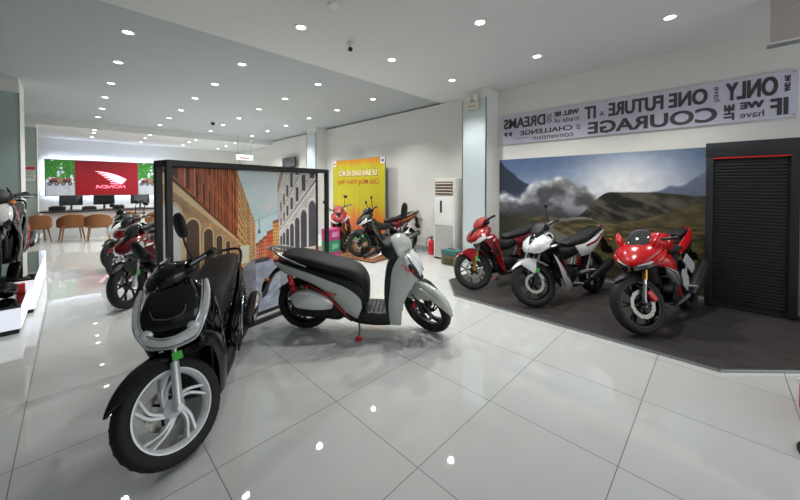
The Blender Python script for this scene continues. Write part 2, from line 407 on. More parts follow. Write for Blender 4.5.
NEARL = {(301,27): 'round recessed downlight at the top centre, left of the smoke detector', (391.6,59.5): 'round recessed downlight just right of the white bullet camera', (452,80): 'round recessed downlight just left above the white glass column',
 (480,22): 'round recessed downlight at the top, between smoke detector and motto banner', (537,56): 'round recessed downlight above the left end of the motto banner', (670,17): 'large round recessed downlight above the right half of the motto banner'}
sp_dim = sp_d.copy(); sp_dim.energy = SPOT_POWER*.5
proto = None
for kind, lst, desc, grp in ROWS:
    lst2 = []
    for (px, py) in lst:
        x, y = gpt(px, py, ZF); z = ZF
        if kind == 'near': x, y = gpt(px, py, ZN); z = ZN
        if kind == 'back':
            x, y = gpt(px, py, ZK); z = ZK
            if y > YB-.55: continue
            y = max(y, YK+.12)
        lst2.append((x, y, z, px, py))
    for i, (x, y, z, px, py) in enumerate(lst2):
        if proto is None: o = proto = make_light()
        else: o = copy_tree(proto)
        o.location = (x, y, z); o['group'] = grp
        w_ = ORD[i] if i < len(lst2)-1 else 'farthest'
        if len(lst2) == 1: w_ = 'only'
        o['label'] = NEARL[(px, py)] if kind == 'near' else ('small round' if kind == 'row' else 'tiny round')+' downlight, '+w_+' of '+desc
        so = bpy.data.objects.new('downlight_lamp', sp_dim if (kind == 'back' or 'left' in desc_l(desc)) else sp_d); COL.objects.link(so); so.location = (0, 0, -.03); so.parent = o
# other ceiling fittings
x, y = gpt(333, 4, ZN); b = MB(); b.lathe([(0, -.045), (.03, -.045), (.055, -.03), (.06, -.012), (.06, 0)], (x, y, ZN), (0, 0, 1), 24); tag(b.build('smoke_detector', M_WHITEP), 'round white smoke detector at the top edge of the near ceiling', 'smoke detector')
def camera_unit(px, py, z, label, m):
    x, y = gpt(px, py-3, z); r = thing('security_camera', label, 'camera', (x, y, z))
    b = MB(); b.cyl((0, 0, 0), (0, 0, -.02), .04); b.tube([(0, 0, -.02), (0, 0, -.07), (-.02, -.02, -.09)], .012); b.build('mount', m, r)
    b = MB(); b.tube([(.03, .04, -.075), (-.06, -.09, -.115)], [.032, .036], 16); b.build('body', m, r)
    b = MB(); b.tube([(-.061, -.091, -.1155), (-.064, -.096, -.117)], [.03, .028], 16); b.build('lens', M_BLKP, r)
camera_unit(350, 47, ZN, 'white bullet security camera hanging from the near ceiling beside the step', M_WHITEP)
x, y = gpt(213, 122, ZF); r = thing('dome_camera', 'small black dome camera under the middle ceiling above the street-scene panel', 'camera', (x, y, ZF))
b = MB(); b.lathe([(.11, -.015), (.11, 0)], axis=(0, 0, 1), n=20); b.lathe([(0, -.018), (.11, -.015), (.11, 0)], axis=(0, 0, 1), n=20); b.build('mount', M_WHITEP, r)
b = MB(); b.lathe([(0, -.10), (.04, -.09), (.06, -.06), (.055, -.02)], axis=(0, 0, 1), n=20); b.build('dome', M_BLKP, r)
camera_unit(64, 129, ZF, 'small white bullet camera by the back ceiling, left of the red sign', M_WHITEP)
# hanging way-out sign, far
r = thing('exit_sign', 'small white illuminated sign hanging from the ceiling far back, above the street-scene panel', 'sign', (4.75, 13.2, 0))
b = MB(); b.box((0, 0, 2.72), (.62, .05, .20), bev=.008); b.build('sign_box', mat('lit_sign_face', '#dff2ea', .5, emit=.7), r)
b = MB(); b.box((0, -.027, 2.70), (.34, .004, .05)); b.build('sign_marking', mat('red_sign_marking', '#c2384a', .5), r)
for s in (-.25, .25):
    b = MB(); b.cyl((s, 0, 2.82), (s, 0, ZF), .006, n=8); b.build('hanger', M_STEEL, r)
# emergency twin light on the column
r = thing('emergency_light', 'white emergency light with two round lamps on top of the white glass column', 'emergency light', (5.68, 3.52, 3.12))
b = MB(); b.box((-.035, 0, .07), (.07, .30, .15), bev=.012); b.build('housing', mat('ivory_plastic', '#d8d3bf', .4), r)
for s in (-1, 1):
    b = MB(); b.tube([(-.035, s*.085, .14), (-.035, s*.085, .19), (-.05, s*.085, .23)], .014); b.tube([(-.02, s*.085, .235), (-.075, s*.085, .22)], [.035, .055], 18); b.build('lamp_head', mat('ivory_plastic', '#d8d3bf', .4), r)
b = MB(); b.box((-.072, 0, .06), (.004, .18, .03)); b.build('label_strip', M_TRIMM, r)
# wall television, far right wall
r = thing('wall_television', 'dark flat television mounted high on the far right wall', 'television', (6.05, 12.0, 2.52))
b = MB(); b.box((-.06, 0, 0), (.05, 1.1, .40), bev=.01); b.build('case', M_BLKP, r)
b = MB(); b.box((-.087, 0, .01), (.004, 1.04, .33)); b.build('screen', mat('dark_maroon_screen', '#3a2028', .1, coat=1), r)
b = MB(); b.box((.015, 0, 0), (.11, .2, .2)); b.build('bracket', M_STEEL, r)
# ---------------------------------------------------------------- printed pictures
def mural_fn(U, Vv):
    # U 0 = left in the photo, V 0 = bottom
    n = fbm(U*9, Vv*7, 5, 3); n2 = fbm(U*30, Vv*24, 4, 8)
    C = np.ones(U.shape+(3,))
    t = sm(0.45, 1.0, Vv)[..., None]
    C = C3('#c6cdd8')*(1-t)+C3('#54698e')*t
    glow = np.exp(-(((U-.64)/.22)**2+((Vv-.76)/.26)**2)); C = blend(C, glow*.95, C3('#eef0f2'))
    # far blue mountains right and left
    ridge = .62+.085*sm(.60, .76, U)+.20*sm(.78, 1.0, U)+.03*(fbm(U*16, U*0, 4, 5)-.5)+.03*np.exp(-((U-.80)/.025)**2)
    C = blend(C, sm(.012, -.012, Vv-ridge)*sm(.57, .62, U), C3('#66738c')*.92+.08*n2[..., None])
    ridl = 1.02-.30*sm(-.08, .24, U)-.35*sm(.17, .26, U)+.05*(fbm(U*22, U*0, 4, 9)-.5)
    C = blend(C, sm(.01, -.01, Vv-ridl)*(U < .36), (C3('#2b3747')*(.7+.6*n[..., None])))
    # cloud bank left to centre
    ct = .66+.02*np.sin(U*40)+.16*sm(.10, .26, U)-.06*sm(.30, .46, U)-.22*sm(.46, .57, U)
    cl = sm(.03, -.04, Vv-ct-.12*(fbm(U*11, Vv*9, 5, 40)-.5))*sm(.60, .54, U)
    hi = sm(.12, .0, ct-Vv)[..., None]
    cc = C3('#77797f')*(1-hi)+C3('#c9cbcf')*hi
    cc = cc*(.62+.62*sm(.3, .72, fbm(U*15, Vv*13, 5, 14))[..., None])
    C = blend(C, cl, cc)
    dk = sm(.60, .44, Vv+.12*(n-.5))*sm(.56, .36, U); C = blend(C, dk*.85, C3('#34363b'))
    # dark rolling hills right of centre
    h1 = .47+.22*sm(.41, .58, U)-.02*sm(.75, .9, U)+.012*(n2-.5)
    C = blend(C, sm(.006, -.006, Vv-h1)*sm(.40, .44, U), C3('#45443a')*(.45+.8*sm(.3, .7, fbm(U*20+Vv*14, Vv*18, 5, 20))[..., None]))
    h2 = .46+.20*sm(.60, 1.02, U)+.02*(n-.5)
    C = blend(C, sm(.01, -.01, Vv-h2)*sm(.55, .64, U), C3('#6d6344')*(.45+.8*fbm(U*24, Vv*30, 4, 21)[..., None]))
    # meadow
    md = .455+.01*np.sin(U*9)
    C = blend(C, sm(.015, -.015, Vv-md-.02*(n2-.5)), C3('#6e6542')*(.22+1.2*fbm(U*26, Vv*60, 5, 30)[..., None]))
    C = blend(C, sm(.25, .02, Vv)*.45, C3('#2b2c22')); C = blend(C, sm(.50, .44, Vv)*sm(.26, .08, U)*.8, C3('#24261f'))
    # winding road
    def road(pts, wds, col):
        nonlocal C
        P = np.array(catmull(pts, 12)); wv = np.interp(np.linspace(0, 1, len(P)), np.linspace(0, 1, len(wds)), wds)
        D = np.full(U.shape, 9.)
        for (x, y), w_ in zip(P, wv): D = np.minimum(D, np.hypot((U-x), (Vv-y)*1.6)/w_)
        C = blend(C, sm(1.1, .85, D), col)
    road([(.50, .460), (.46, .464), (.41, .455), (.33, .43), (.29, .38), (.31, .33), (.36, .28), (.42, .18), (.48, .0)], [.006, .011, .016, .02, .026, .034, .044, .055, .08], C3('#77746e'))
    road([(.50, .472), (.46, .474), (.40, .462)], [.002, .004, .003], C3('#b9b4a4'))
    return C*(.93+.14*n2[..., None])
def street_fn(U, Vv):
    n = fbm(U*20, Vv*20, 4, 1); C = np.ones(U.shape+(3,))
    C = C3('#9fb3bd')*(1-Vv[..., None])+C3('#b7c9d0')*Vv[..., None]; C = C*(.94+.12*fbm(U*3, Vv*5, 4, 44)[..., None])
    vx, vy = .51, .40   # vanishing point of the street
    # road
    road = Vv < vy-.02; C = blend(C, road, C3('#8f96a4')*(.72+.45*fbm(U*22, Vv*34, 4, 12)[..., None]))
    # polar-ish coordinates towards the vanishing point: a = slope of the sight line, d = depth
    dxl = np.clip(vx-U, 1e-3, None); al = (Vv-vy)/dxl; dl = 1/dxl
    # left ochre building: roofline slope
    L1 = (U < .50) & (U > .37) & (Vv < .63+3.08*(.50-U)) & (Vv > vy-.62*(vx-U))
    base = C3('#b98658')*(.75+.5*fbm(dl*3, al*9, 4, 6)[..., None])
    fl = ((al*2.1) % 1.0)
    base = blend(base, fl < .10, C3('#e0b98a')); base = blend(base, (fl > .10) & (fl < .15), C3('#5d3a22'))
    win = (((dl*1.6) % 1.0) > .55) & (fl > .35) & (fl < .82) & (al > .0)
    base = blend(base, win, C3('#5a3c2a'))
    C = blend(C, L1, base)
    # nearer brick-red building on the left
    L0 = (U < .385) & (Vv > vy-.62*(vx-U))
    b0 = C3('#8d4a2c')*(.75+.5*fbm(dl*6, al*16, 4, 60)[..., None])
    f0 = (al*1.15+.05) % 1.0; w0 = ((dl*3.1) % 1.0)
    b0 = blend(b0, (w0 > .62) & (f0 > .3) & (f0 < .9) & (al > 1.2), C3('#4b2416')); b0 = blend(b0, (w0 > .52) & (w0 < .62) & (al > 1.2), C3('#c07a4c'))
    b0 = blend(b0, (al > 1.0) & (al < 1.12), C3('#c9a078')); b0 = blend(b0, (al > 1.12) & (al < 1.17), C3('#4a2c1c'))
    low = al < 1.0; b0 = blend(b0, low, C3('#9b7a58')*(.8+.4*n[..., None]))
    # arches at street level, round-headed
    for k, (cx, w_) in enumerate(((.030, .048), (.135, .032), (.215, .024), (.275, .017), (.325, .012))):
        top = vy+.66*(vx-cx); rr = w_
        arch = ((np.abs(U-cx) < rr) & (Vv < top)) | (((U-cx)/rr)**2+((Vv-top)/(rr*1.5))**2 < 1)
        edge = ((np.abs(U-cx) < rr*1.3) & (Vv < top)) | (((U-cx)/(rr*1.3))**2+((Vv-top)/(rr*1.9))**2 < 1)
        b0 = blend(b0, edge & low, C3('#c3a47e')); b0 = blend(b0, arch & low, C3('#d6dde0') if k == 0 else C3('#4c3a2e'))
        b0 = blend(b0, arch & low & (Vv < top-.5*(vx-cx)-.03), C3('#5a5250'))
    C = blend(C, L0, b0)
    # pavement left
    C = blend(C, (Vv < vy-.62*(vx-U)) & (U < .5), C3('#7d7f88')*(.8+.3*n[..., None]))
    # right pale palazzo
    dxr = np.clip(U-.54, 1e-3, None); ar = (Vv-vy)/dxr; dr = 1/dxr
    Rm = (U > .662) & (Vv > vy-.5*(U-.54)) & (Vv < vy+3.9*(U-.54)+.03)
    rb = C3('#bdb4ac')*(.78+.4*fbm(dr*5, ar*14, 4, 70)[..., None]); rb = rb*(1-.13*((((Vv-vy)*60) % 1) < .22)[..., None])
    for lo, hi, c in ((1.08, 1.16, '#e5ded6'), (1.16, 1.20, '#5f5650'), (1.84, 1.90, '#e5ded6'), (1.90, 1.94, '#6a605a'), (2.7, 2.78, '#e5ded6')): rb = blend(rb, (ar > lo) & (ar < hi), C3(c))
    for cx, w_ in ((.965, .034), (.885, .026), (.825, .020), (.778, .0155), (.742, .012), (.713, .009), (.690, .007)):
        d0 = cx-.54
        for k2, (b1, t1, rnd) in enumerate(((-.02, .72, True), (1.32, 1.70, False), (2.05, 2.5, False))):
            top = vy+t1*d0; bot = vy+b1*d0; rr = w_*(1 if k2 == 0 else .62)
            def sh(k_): return ((np.abs(U-cx) < rr*k_) & (Vv < top) & (Vv > bot)) | ((((U-cx)/(rr*k_))**2+((Vv-top)/(rr*1.9*k_))**2 < 1) & (Vv >= top) if rnd else False)
            rb = blend(rb, sh(1.45), C3('#dcd4cb')); rb = blend(rb, sh(1.18), C3('#9a9089')); rb = blend(rb, sh(1.0), C3('#3c3b40'))
            gr = (((U-cx)*160+(Vv*90)) % 1) < .3; rb = blend(rb, sh(.9) & gr, C3('#55545a'))
    cor = (Vv > vy+3.5*(U-.54)) & (Vv < vy+4.2*(U-.54)); rb = blend(rb, cor, C3('#8b7a6c'))
    C = blend(C, Rm, rb)
    # row of small coloured houses at the end of the street
    for i, (x0, x1, h, c) in enumerate(((.50, .53, .10, '#c9825e'), (.525, .555, .12, '#b8604a'), (.55, .585, .14, '#c4754f'), (.58, .63, .18, '#c0543c'), (.625, .67, .25, '#d08a4c'))):
        mk = (U > x0) & (U < x1) & (Vv > vy-.04) & (Vv < vy+h-.15*(x1-U)*2)
        cc = C3(c)*(.85+.3*n[..., None]); wn = ((U*70 % 1) > .55) & ((Vv*38 % 1) > .45); cc = blend(cc, wn, C3('#5a3a30')); cc = blend(cc, Vv > vy+h-.02-.15*(x1-U)*2, C3('#7c4a3a'))
        C = blend(C, mk, cc)
    C = blend(C, (U > .495) & (U < .60) & (Vv > vy-.05) & (Vv < vy-.02), C3('#40404a'))
    C = blend(C, (U > .40) & (U < .455) & (Vv > vy-.03) & (Vv < vy+.09), C3('#d8c8a8'))
    # hanging lamp on a thin wire
    C = blend(C, (np.abs(U-.525-.0*Vv) < .0016) & (Vv > .56) & (Vv < .66), C3('#4b5258')); C = blend(C, (np.abs(U-.525) < .006) & (Vv > .56) & (Vv < .585), C3('#333a40'))
    C = blend(C, (np.abs(Vv-.66-.35*(U-.525)) < .0015) & (U > .45) & (U < .68), C3('#7c8890'))
    # pavement right
    C = blend(C, (Vv < vy-.5*(U-.54)) & (U > .68) , C3('#80838c')*(.8+.3*n[..., None]))
    return np.clip(C*(1.28+.20*n[..., None]), 0, 1)
def park_fn(U, Vv):
    n = fbm(U*9, Vv*9, 5, 11); C = np.ones(U.shape+(3,))*C3('#c9d3dd')
    tr = sm(.44, .50, n+.16*sm(.4, .8, Vv)-.06*sm(.6, .3, U*0+.5)-.35*sm(.45, .25, Vv))
    C = blend(C, tr, C3('#3b8030')*(.55+.9*fbm(U*30, Vv*30, 3, 4)[..., None]))
    C = blend(C, Vv < .34, C3('#a8adb4')*(.9+.2*n[..., None])); 
    hs = (Vv > .32) & (Vv < .50) & (fbm(U*14, Vv*10, 3, 31) > .45); C = blend(C, hs, C3('#8a6a52'))
    for cx in (.25, .72):
        for dx in (-.12, .12): C = blend(C, ((U-cx-dx)/.075)**2+((Vv-.33)/.055)**2 < 1, C3('#20242a')); C = blend(C, ((U-cx-dx)/.04)**2+((Vv-.33)/.03)**2 < 1, C3('#7d8288'))
        C = blend(C, (np.abs(U-cx) < .13) & (np.abs(Vv-.41-.1*(U-cx)) < .045), C3('#2b2f36'))
        C = blend(C, (np.abs(U-cx-.02) < .05) & (np.abs(Vv-.46) < .03), C3('#b43434'))
    return C
def yellow_fn(U, Vv):
    n = fbm(U*14, Vv*5, 4, 2)
    t = sm(.18, .50, Vv+.12*(n-.5))[..., None]; C = C3('#cf5a2c')*(1-t)+C3('#bcb41c')*t
    C = blend(C, sm(.88, 1.0, Vv+.1*(fbm(U*5, Vv*3, 3, 9)-.5)), C3('#cf7d1e'))
    C = blend(C, sm(.16, .05, Vv), C3('#4d8a2c'))
    C = blend(C, (sm(.3, .7, fbm(U*26, Vv*2, 3, 22))*.25), C3('#e2d24a'))
    for x0 in (0, .93):
        C = blend(C, (U > x0) & (U < x0+.075) & (Vv > .925), C3('#e6e6e0'))
    C = blend(C, ((U-.035)/.02)**2+((Vv-.96)/.016)**2 < 1, C3('#b8332e')); C = blend(C, ((U-.965)/.024)**2+((Vv-.962)/.018)**2 < 1, C3('#2a5aa0'))
    return C
M_PRINT = vcol_mat('matt_printed_vinyl', .45); M_PRINTG = vcol_mat('printed_banner_gloss', .3); M_BACKLIT = vcol_mat('backlit_print', .4, emit=.55)
# mural on the right wall: y 3.17 (left) to -0.1 (right)
r = thing('wall_mural', 'large wall mural of misty mountains and a winding road behind the three motorcycles', 'mural', (XR-.03, 3.17, .10))
o = picture('printed_sheet', 3.32, 2.02, 460, 280, mural_fn, M_PRINT, r); o.rotation_euler = (0, 0, -PI/2); o.location = (-.002, 0, 0)
b = MB(); b.box((.012, -1.66, 1.01), (.022, 3.32, 2.02)); b.build('backing_board', mat('mural_edge', '#8b8e90', .6), r)
# black display backdrop at the right end of the mural
M_BLKW = mat('black_ribbed_backdrop', '#121416', .55, bump=.6, bscale=120); M_BLKF = mat('charcoal_frame', '#222427', .45)
r = thing('black_backdrop_cabinet', 'tall black ribbed cabinet with a thin red header line, at the mural\'s right end', 'display cabinet', (5.89, -.27, PLZ+.0005))
b = MB(); b.box((.125, 0, 1.05), (.21, .78, 2.08)); b.build('body', M_BLKF, r)
b = MB()
for k in range(46): b.box((.012, 0, .10+k*.0405), (.018, .60, .030), bev=.004)
b.build('ribbed_panel', M_BLKW, r)
b = MB(); b.box((.01, 0, 2.03), (.06, .80, .20), bev=.004); b.build('header', M_BLKF, r)
b = MB(); b.box((-.018, 0, 1.928), (.012, .80, .014)); b.build('red_line', M_REDPL, r)
for s in (-1, 1):
    b = MB(); b.box((0, s*.36, .98), (.05, .07, 1.92), bev=.004); b.build('side_frame', M_BLKF, r)
# red and white door leaf at the right edge of the frame
r = thing('red_framed_board', 'tall red board in a grey metal frame at the right edge beside the black cabinet', 'sign board', (5.80, -.72, PLZ+.0005))
b = MB(); b.box((.03, -.35, .98), (.03, .62, 1.86)); b.build('panel', M_REDPL, r)
b = MB()
b.box((.02, -.03, 1.0), (.05, .035, 2.0)); b.box((.02, -.68, 1.0), (.05, .035, 2.0)); b.box((.02, -.355, 1.98), (.05, .64, .035)); b.box((.02, -.355, .03), (.05, .64, .06)); b.build('frame', M_TRIMM, r)
b = MB(); b.box((.012, -.30, 1.28), (.004, .3, .05)); b.build('white_stripe', M_WHITEP, r)
# motto banner
BY0 = 3.12; BZ0 = 2.42; BZ1 = 2.985
r = thing('motto_banner', 'long white banner with bold dark mirrored lettering ONE FUTURE and COURAGE above the mural', 'banner', (0, 0, 0))
M_BAN = mat('lilac_white_banner', '#c9c8d8', .35); M_INK = mat('dark_grey_ink', '#454548', .5)
b = MB(); b.box((XR-.02, (BY0-.66)/2, (BZ0+BZ1)/2), (.03, BY0+.66, BZ1-BZ0), bev=.003); b.build('board', M_BAN, r)
b = MB(); XT = XR-.0365
def wtext(t, yr, yl, z0, z1, bold=.03, vert=False):
    # mirrored, as in the photograph: the text runs from the right (yr) to the left (yl)
    global XT
    bo = min(bold, .012); e = min(.007, max(0, bold-.01)*.12)
    for q, (d, f) in enumerate(((0, 0),) if e < .002 else ((0, 0), (-e, -e*.6), (e, -e*.6), (-e, e*.6), (e, e*.6))):
        XT = XR-.0365-.0004*q
        if not vert: text_mesh(b, t, (XT, yr+e+d, z0+e+f), (0, 1, 0), (0, 0, 1), z1-z0-2*e, width=yl-yr-2*e, bold=bo)
        else: text_mesh(b, t, (XT, yl-e+f, z0+e+d), (0, 0, 1), (0, -1, 0), yl-yr-2*e, width=z1-z0-2*e, bold=bo)
wtext('DREAMS', 2.27, 3.08, 2.715, 2.92, .065); wtext('our', 2.16, 2.245, 2.74, 2.91, .02, True)
wtext('WILL BE', 1.715, 2.12, 2.83, 2.92, .055); wtext('made of', 1.715, 2.12, 2.72, 2.80, .01)
wtext('IT', 1.46, 1.63, 2.71, 2.925, .07); wtext('&', 1.345, 1.415, 2.74, 2.81, .01)
wtext('ONE FUTURE', .125, 1.285, 2.71, 2.93, .07); wtext('have', .0, .065, 2.72, 2.92, .01, True)
wtext('ONLY', -.50, -.045, 2.705, 2.945, .065); wtext('AND WE', -.60, -.55, 2.73, 2.93, .04, True)
wtext('”', 2.90, 3.07, 2.57, 2.66, .06); wtext('______', 2.53, 2.87, 2.512, 2.52, .0)
wtext('CHALLENGE', 1.815, 2.74, 2.565, 2.655, .035); wtext('convention', 1.80, 2.50, 2.455, 2.54, .01); wtext('to', 1.68, 1.755, 2.56, 2.65, .01, True)
wtext('COURAGE', .03, 1.58, 2.455, 2.66, .06); wtext('THE', -.135, -.03, 2.455, 2.66, .07, True)
wtext('WE', -.39, -.18, 2.575, 2.67, .07); wtext('have', -.39, -.18, 2.465, 2.55, .01); wtext('IF', -.585, -.44, 2.455, 2.67, .075)
b.build('lettering', M_INK, r)
b = MB()
for y in (3.09, 1.3, -.63):
    for z in (BZ0+.03, BZ1-.03): b.ball((XR-.036, y, z), .009, 8)
b.build('fixing_screw', M_STEEL, r)
# yellow banner leaning on the wall behind the far motorcycles
r = thing('yellow_banner', 'yellow and orange delivery-ceremony banner with mirrored white heading standing against the right wall', 'banner', (5.86, 8.75, .02))
w_, h_ = 2.42, 2.36
o = picture('printed_sheet', w_, h_, 120, 120, yellow_fn, M_PRINT, r); o.rotation_euler = (0, 0, -PI/2); o.location = (-.013, 0, 0)
b = MB(); b.box((0, -w_/2, h_/2), (.02, w_+.03, h_+.02)); b.build('frame', M_TRIMM, r)
b = MB(); text_mesh(b, 'LỄ BÀN GIAO XE MỚI', (-.015, -w_+.30, 1.86), (0, 1, 0), (0, 0, 1), .28, width=1.80, bold=.06); b.build('heading_outline', mat('brown_ink', '#8a3a1e', .5), r)
b = MB(); text_mesh(b, 'LỄ BÀN GIAO XE MỚI', (-.018, -w_+.32, 1.88), (0, 1, 0), (0, 0, 1), .25, width=1.76, bold=.03); b.build('heading', mat('cream_ink', '#efe6c8', .5), r)
b = MB(); text_mesh(b, 'Chúc Mừng Khách Hàng', (-.015, -w_+.22, 1.60), (0, 1, 0), (0, 0, 1), .20, width=1.95, bold=.015, shear=.3); b.build('subheading', mat('red_ink', '#b8382a', .5), r)
# two packs of pink and green cartons stacked in the gap beside the street panel
# ---------------------------------------------------------------- street-scene panel
PA = Vector((.598, 3.562, 0)); PLEN = 2.037; PANG = math.atan2(.449, 1.987)
r = thing('street_scene_stand', 'black metal double frame holding a large street print behind the two front scooters', 'display stand', PA, PANG)
M_FR = mat('black_powder_coat_frame', '#242221', .4)
HP = 1.82; DP = .22
b = MB()
for z in (.025, HP-.025): b.box((PLEN/2, 0, z), (PLEN-.05, .045, .045))
for x in (.022, PLEN-.022): b.box((x, 0, HP/2), (.045, .05, HP))
b.build('front_frame', M_FR, r)
b = MB()
for z in (.025, HP-.025): b.box((PLEN/2, DP, z), (PLEN-.05, .045, .045))
for x in (.022, PLEN-.022): b.box((x, DP, HP/2), (.045, .05, HP))
b.build('rear_frame', M_FR, r)
for x in (.022, PLEN-.022):
    for z in (.025, HP-.02):
        b = MB(); b.box((x, DP/2, z), (.045, DP-.046, .04)); b.build('cross_bar', M_FR, r)
b = MB(); b.box((PLEN/2, DP/2, HP+.003), (PLEN, DP+.05, .006)); b.build('top_cover', M_FR, r)
o = picture('street_print', PLEN-.10, HP-.10, 420, 380, street_fn, M_PRINTG, r); o.location = (.05, DP-.03, .05)
b = MB(); b.box((PLEN/2, DP-.01, HP/2), (PLEN-.09, .02, HP-.09)); b.build('backing_board', mat('print_backing', '#6f7174', .7), r)
# cartons
M_PINK = mat('pink_carton', '#a83370', .4, noise=.5, nscale=40); M_GRN = mat('green_carton', '#2f7f62', .4, noise=.6, nscale=40)
cx, cy = 3.76, 5.72
for k, (m, lab) in enumerate(((M_PINK, 'pink patterned carton at the bottom of the stack beside the street panel'), (M_GRN, 'dark green carton in the stack between the two pink ones'), (M_PINK, 'pink patterned carton on top of the stack beside the street panel'))):
    r = thing('carton', lab, 'box', (cx, cy, .2405*k), PANG, group='stacked cartons beside the street panel')
    hh = .24
    b = MB(); b.box((0, 0, hh/2), (.30, .24, hh), bev=.012); b.build('box_body', m, r)
    b = MB(); b.box((0, -.121, hh*.5), (.18, .004, hh*.42)); b.build('printed_label', mat('pale_carton_label' if m is M_PINK else 'light_green_label', '#c98aac' if m is M_PINK else '#6fae8c', .5, noise=.5, nscale=60), r)
# ---------------------------------------------------------------- floor-standing air conditioner
r = thing('air_conditioner', 'tall white floor-standing air conditioner by the right wall, left of the glass column', 'air conditioner', (5.62, 4.22, 0))
M_AC = mat('white_enamel', '#d9d9d3', .3, coat=.3)
b = MB(); b.box((.17, 0, .9), (.32, .56, 1.74), bev=.02); b.build('body', M_AC, r)
b = MB(); b.box((.16, 0, .02), (.30, .52, .04)); b.build('base', M_DGREY, r)
b = MB(); b.box((.004, 0, .40), (.012, .46, .66)); b.build('intake_grille', mat('grey_mesh_grille', '#a9a9a6', .6, bump=.9, bscale=160), r)
b = MB(); b.box((.004, 0, 1.06), (.014, .48, .62), bev=.006); b.build('front_panel', mat('white_gloss_panel', '#e6e7e4', .15, coat=1), r)
b = MB(); b.box((-.005, .07, 1.15), (.006, .05, .26)); b.build('display_window', M_BLKP, r)
b = MB(); b.box((.006, 0, 1.55), (.012, .46, .28)); b.build('outlet_recess', mat('brown_grey_louvre', '#6d6258', .5), r)
b = MB()
for k in range(4): b.box((-.004, 0, 1.45+k*.065), (.02, .45, .026), Matrix.Rotation(.5, 3, 'Y'), bev=.003)
b.build('louvre', mat('beige_louvre', '#a99b8c', .4), r)
# tool boxes beside it
r = thing('camouflage_bag', 'brown-green camouflage tool bag on the floor in front of the air conditioner', 'bag', (5.41, 3.86, 0), PI/2)
M_CAMO = mat('camouflage_cloth', '#6b6346', .8, noise=.8, nscale=14)
b = MB(); b.box((0, 0, .10), (.36, .24, .20), bev=.03); b.build('bag_body', M_CAMO, r)
b = MB(); b.box((0, .122, .09), (.22, .02, .11), bev=.01); b.build('pocket', mat('olive_cloth', '#4f4a33', .8), r)
b = MB(); b.tube([(-.1, .13, .13), (-.08, .16, .19), (.08, .16, .19), (.1, .13, .13)], .008, k=4); b.build('handle', mat('olive_cloth', '#4f4a33', .8), r)
r = thing('teal_tool_box', 'small teal plastic box lying on the camouflage bag', 'box', (5.41, 3.86, .2015), PI/2)
M_TEAL = mat('teal_plastic', '#3f6f6c', .4)
b = MB(); b.box((0, 0, .035), (.38, .22, .07), bev=.012); b.build('box_body', M_TEAL, r)
b = MB(); b.box((0, 0, .085), (.39, .23, .028), bev=.01); b.build('lid', M_TEAL, r)
b = MB(); b.tube([(-.07, 0, .098), (-.06, 0, .118), (.06, 0, .118), (.07, 0, .098)], .008, k=3); b.build('handle', M_DGREY, r)
# red fire-extinguisher stand by the wall
r = thing('fire_extinguisher', 'small red fire extinguisher on the floor left of the air conditioner', 'fire extinguisher', (5.9, 4.78, 0))
b = MB(); b.lathe([(0, 0), (.07, 0), (.075, .02), (.075, .27), (.06, .32), (.025, .345), (.02, .37)], axis=(0, 0, 1), n=24); b.build('cylinder', M_REDPL, r)
b = MB(); b.cyl((0, 0, .37), (0, 0, .40), .022); b.bar((0, .04, .42), (0, -.08, .44), .02, .012); b.bar((0, .04, .40), (0, -.07, .40), .02, .012); b.build('valve', M_BLKP, r)
b = MB(); b.tube([(0, .03, .39), (-.05, .09, .36), (-.05, .10, .2), (-.04, .09, .12)], .009, k=4); b.build('hose', M_BLKP, r)
# ---------------------------------------------------------------- back wall sign
YSg = YB-.06
r = thing('brand_sign', 'wide backlit red sign with pink winged emblem and end pictures on the back wall', 'sign', (0, YSg-.14, 0))
sx0, sx1, sz0, sz1 = -.66, 3.35, 1.26, 2.57; sa, sb = .10, 1.95
M_SRED = mat('backlit_red_acrylic', '#96101d', .3, emit=.22)
b = MB(); b.box(((sa+sb)/2, -.03, (sz0+sz1)/2), (sb-sa, .05, sz1-sz0)); b.build('red_panel', M_SRED, r)
o = picture('left_picture', sa-sx0-.02, sz1-sz0, 120, 160, park_fn, M_BACKLIT, r); o.location = (sx0, -.04, sz0)
o = picture('right_picture', sx1-sb-.02, sz1-sz0, 180, 160, lambda U, Vv: park_fn(U*1.7+.0, Vv), M_BACKLIT, r); o.location = (sb+.02, -.04, sz0)
b = MB(); 
b.box(((sx0+sx1)/2, 0, (sz0+sz1)/2), (sx1-sx0+.06, .06, sz1-sz0+.06)); b.build('sign_box', mat('sign_frame_grey', '#8b8d90', .4), r)
for q, (c_, s_) in enumerate(((((sx0+sx1)/2, .10, sz1-.03), (sx1-sx0-.1, .03, .03)), (((sx0+sx1)/2, .10, sz0+.03), (sx1-sx0-.1, .03, .03)), ((sx0+.03, .10, (sz0+sz1)/2), (.03, .03, sz1-sz0-.1)), ((sx1-.03, .10, (sz0+sz1)/2), (.03, .03, sz1-sz0-.1)))):
    b = MB(); b.box(c_, s_); b.build('light_strip', mat('cool_white_halo_tube', '#d3e2ff', .5, emit=26.0), r)
for x in (sx0+.4, sx1-.4):
    b = MB(); b.box((x, .115, (sz0+sz1)/2), (.06, .172, .5)); b.build('wall_bracket', M_STEEL, r)
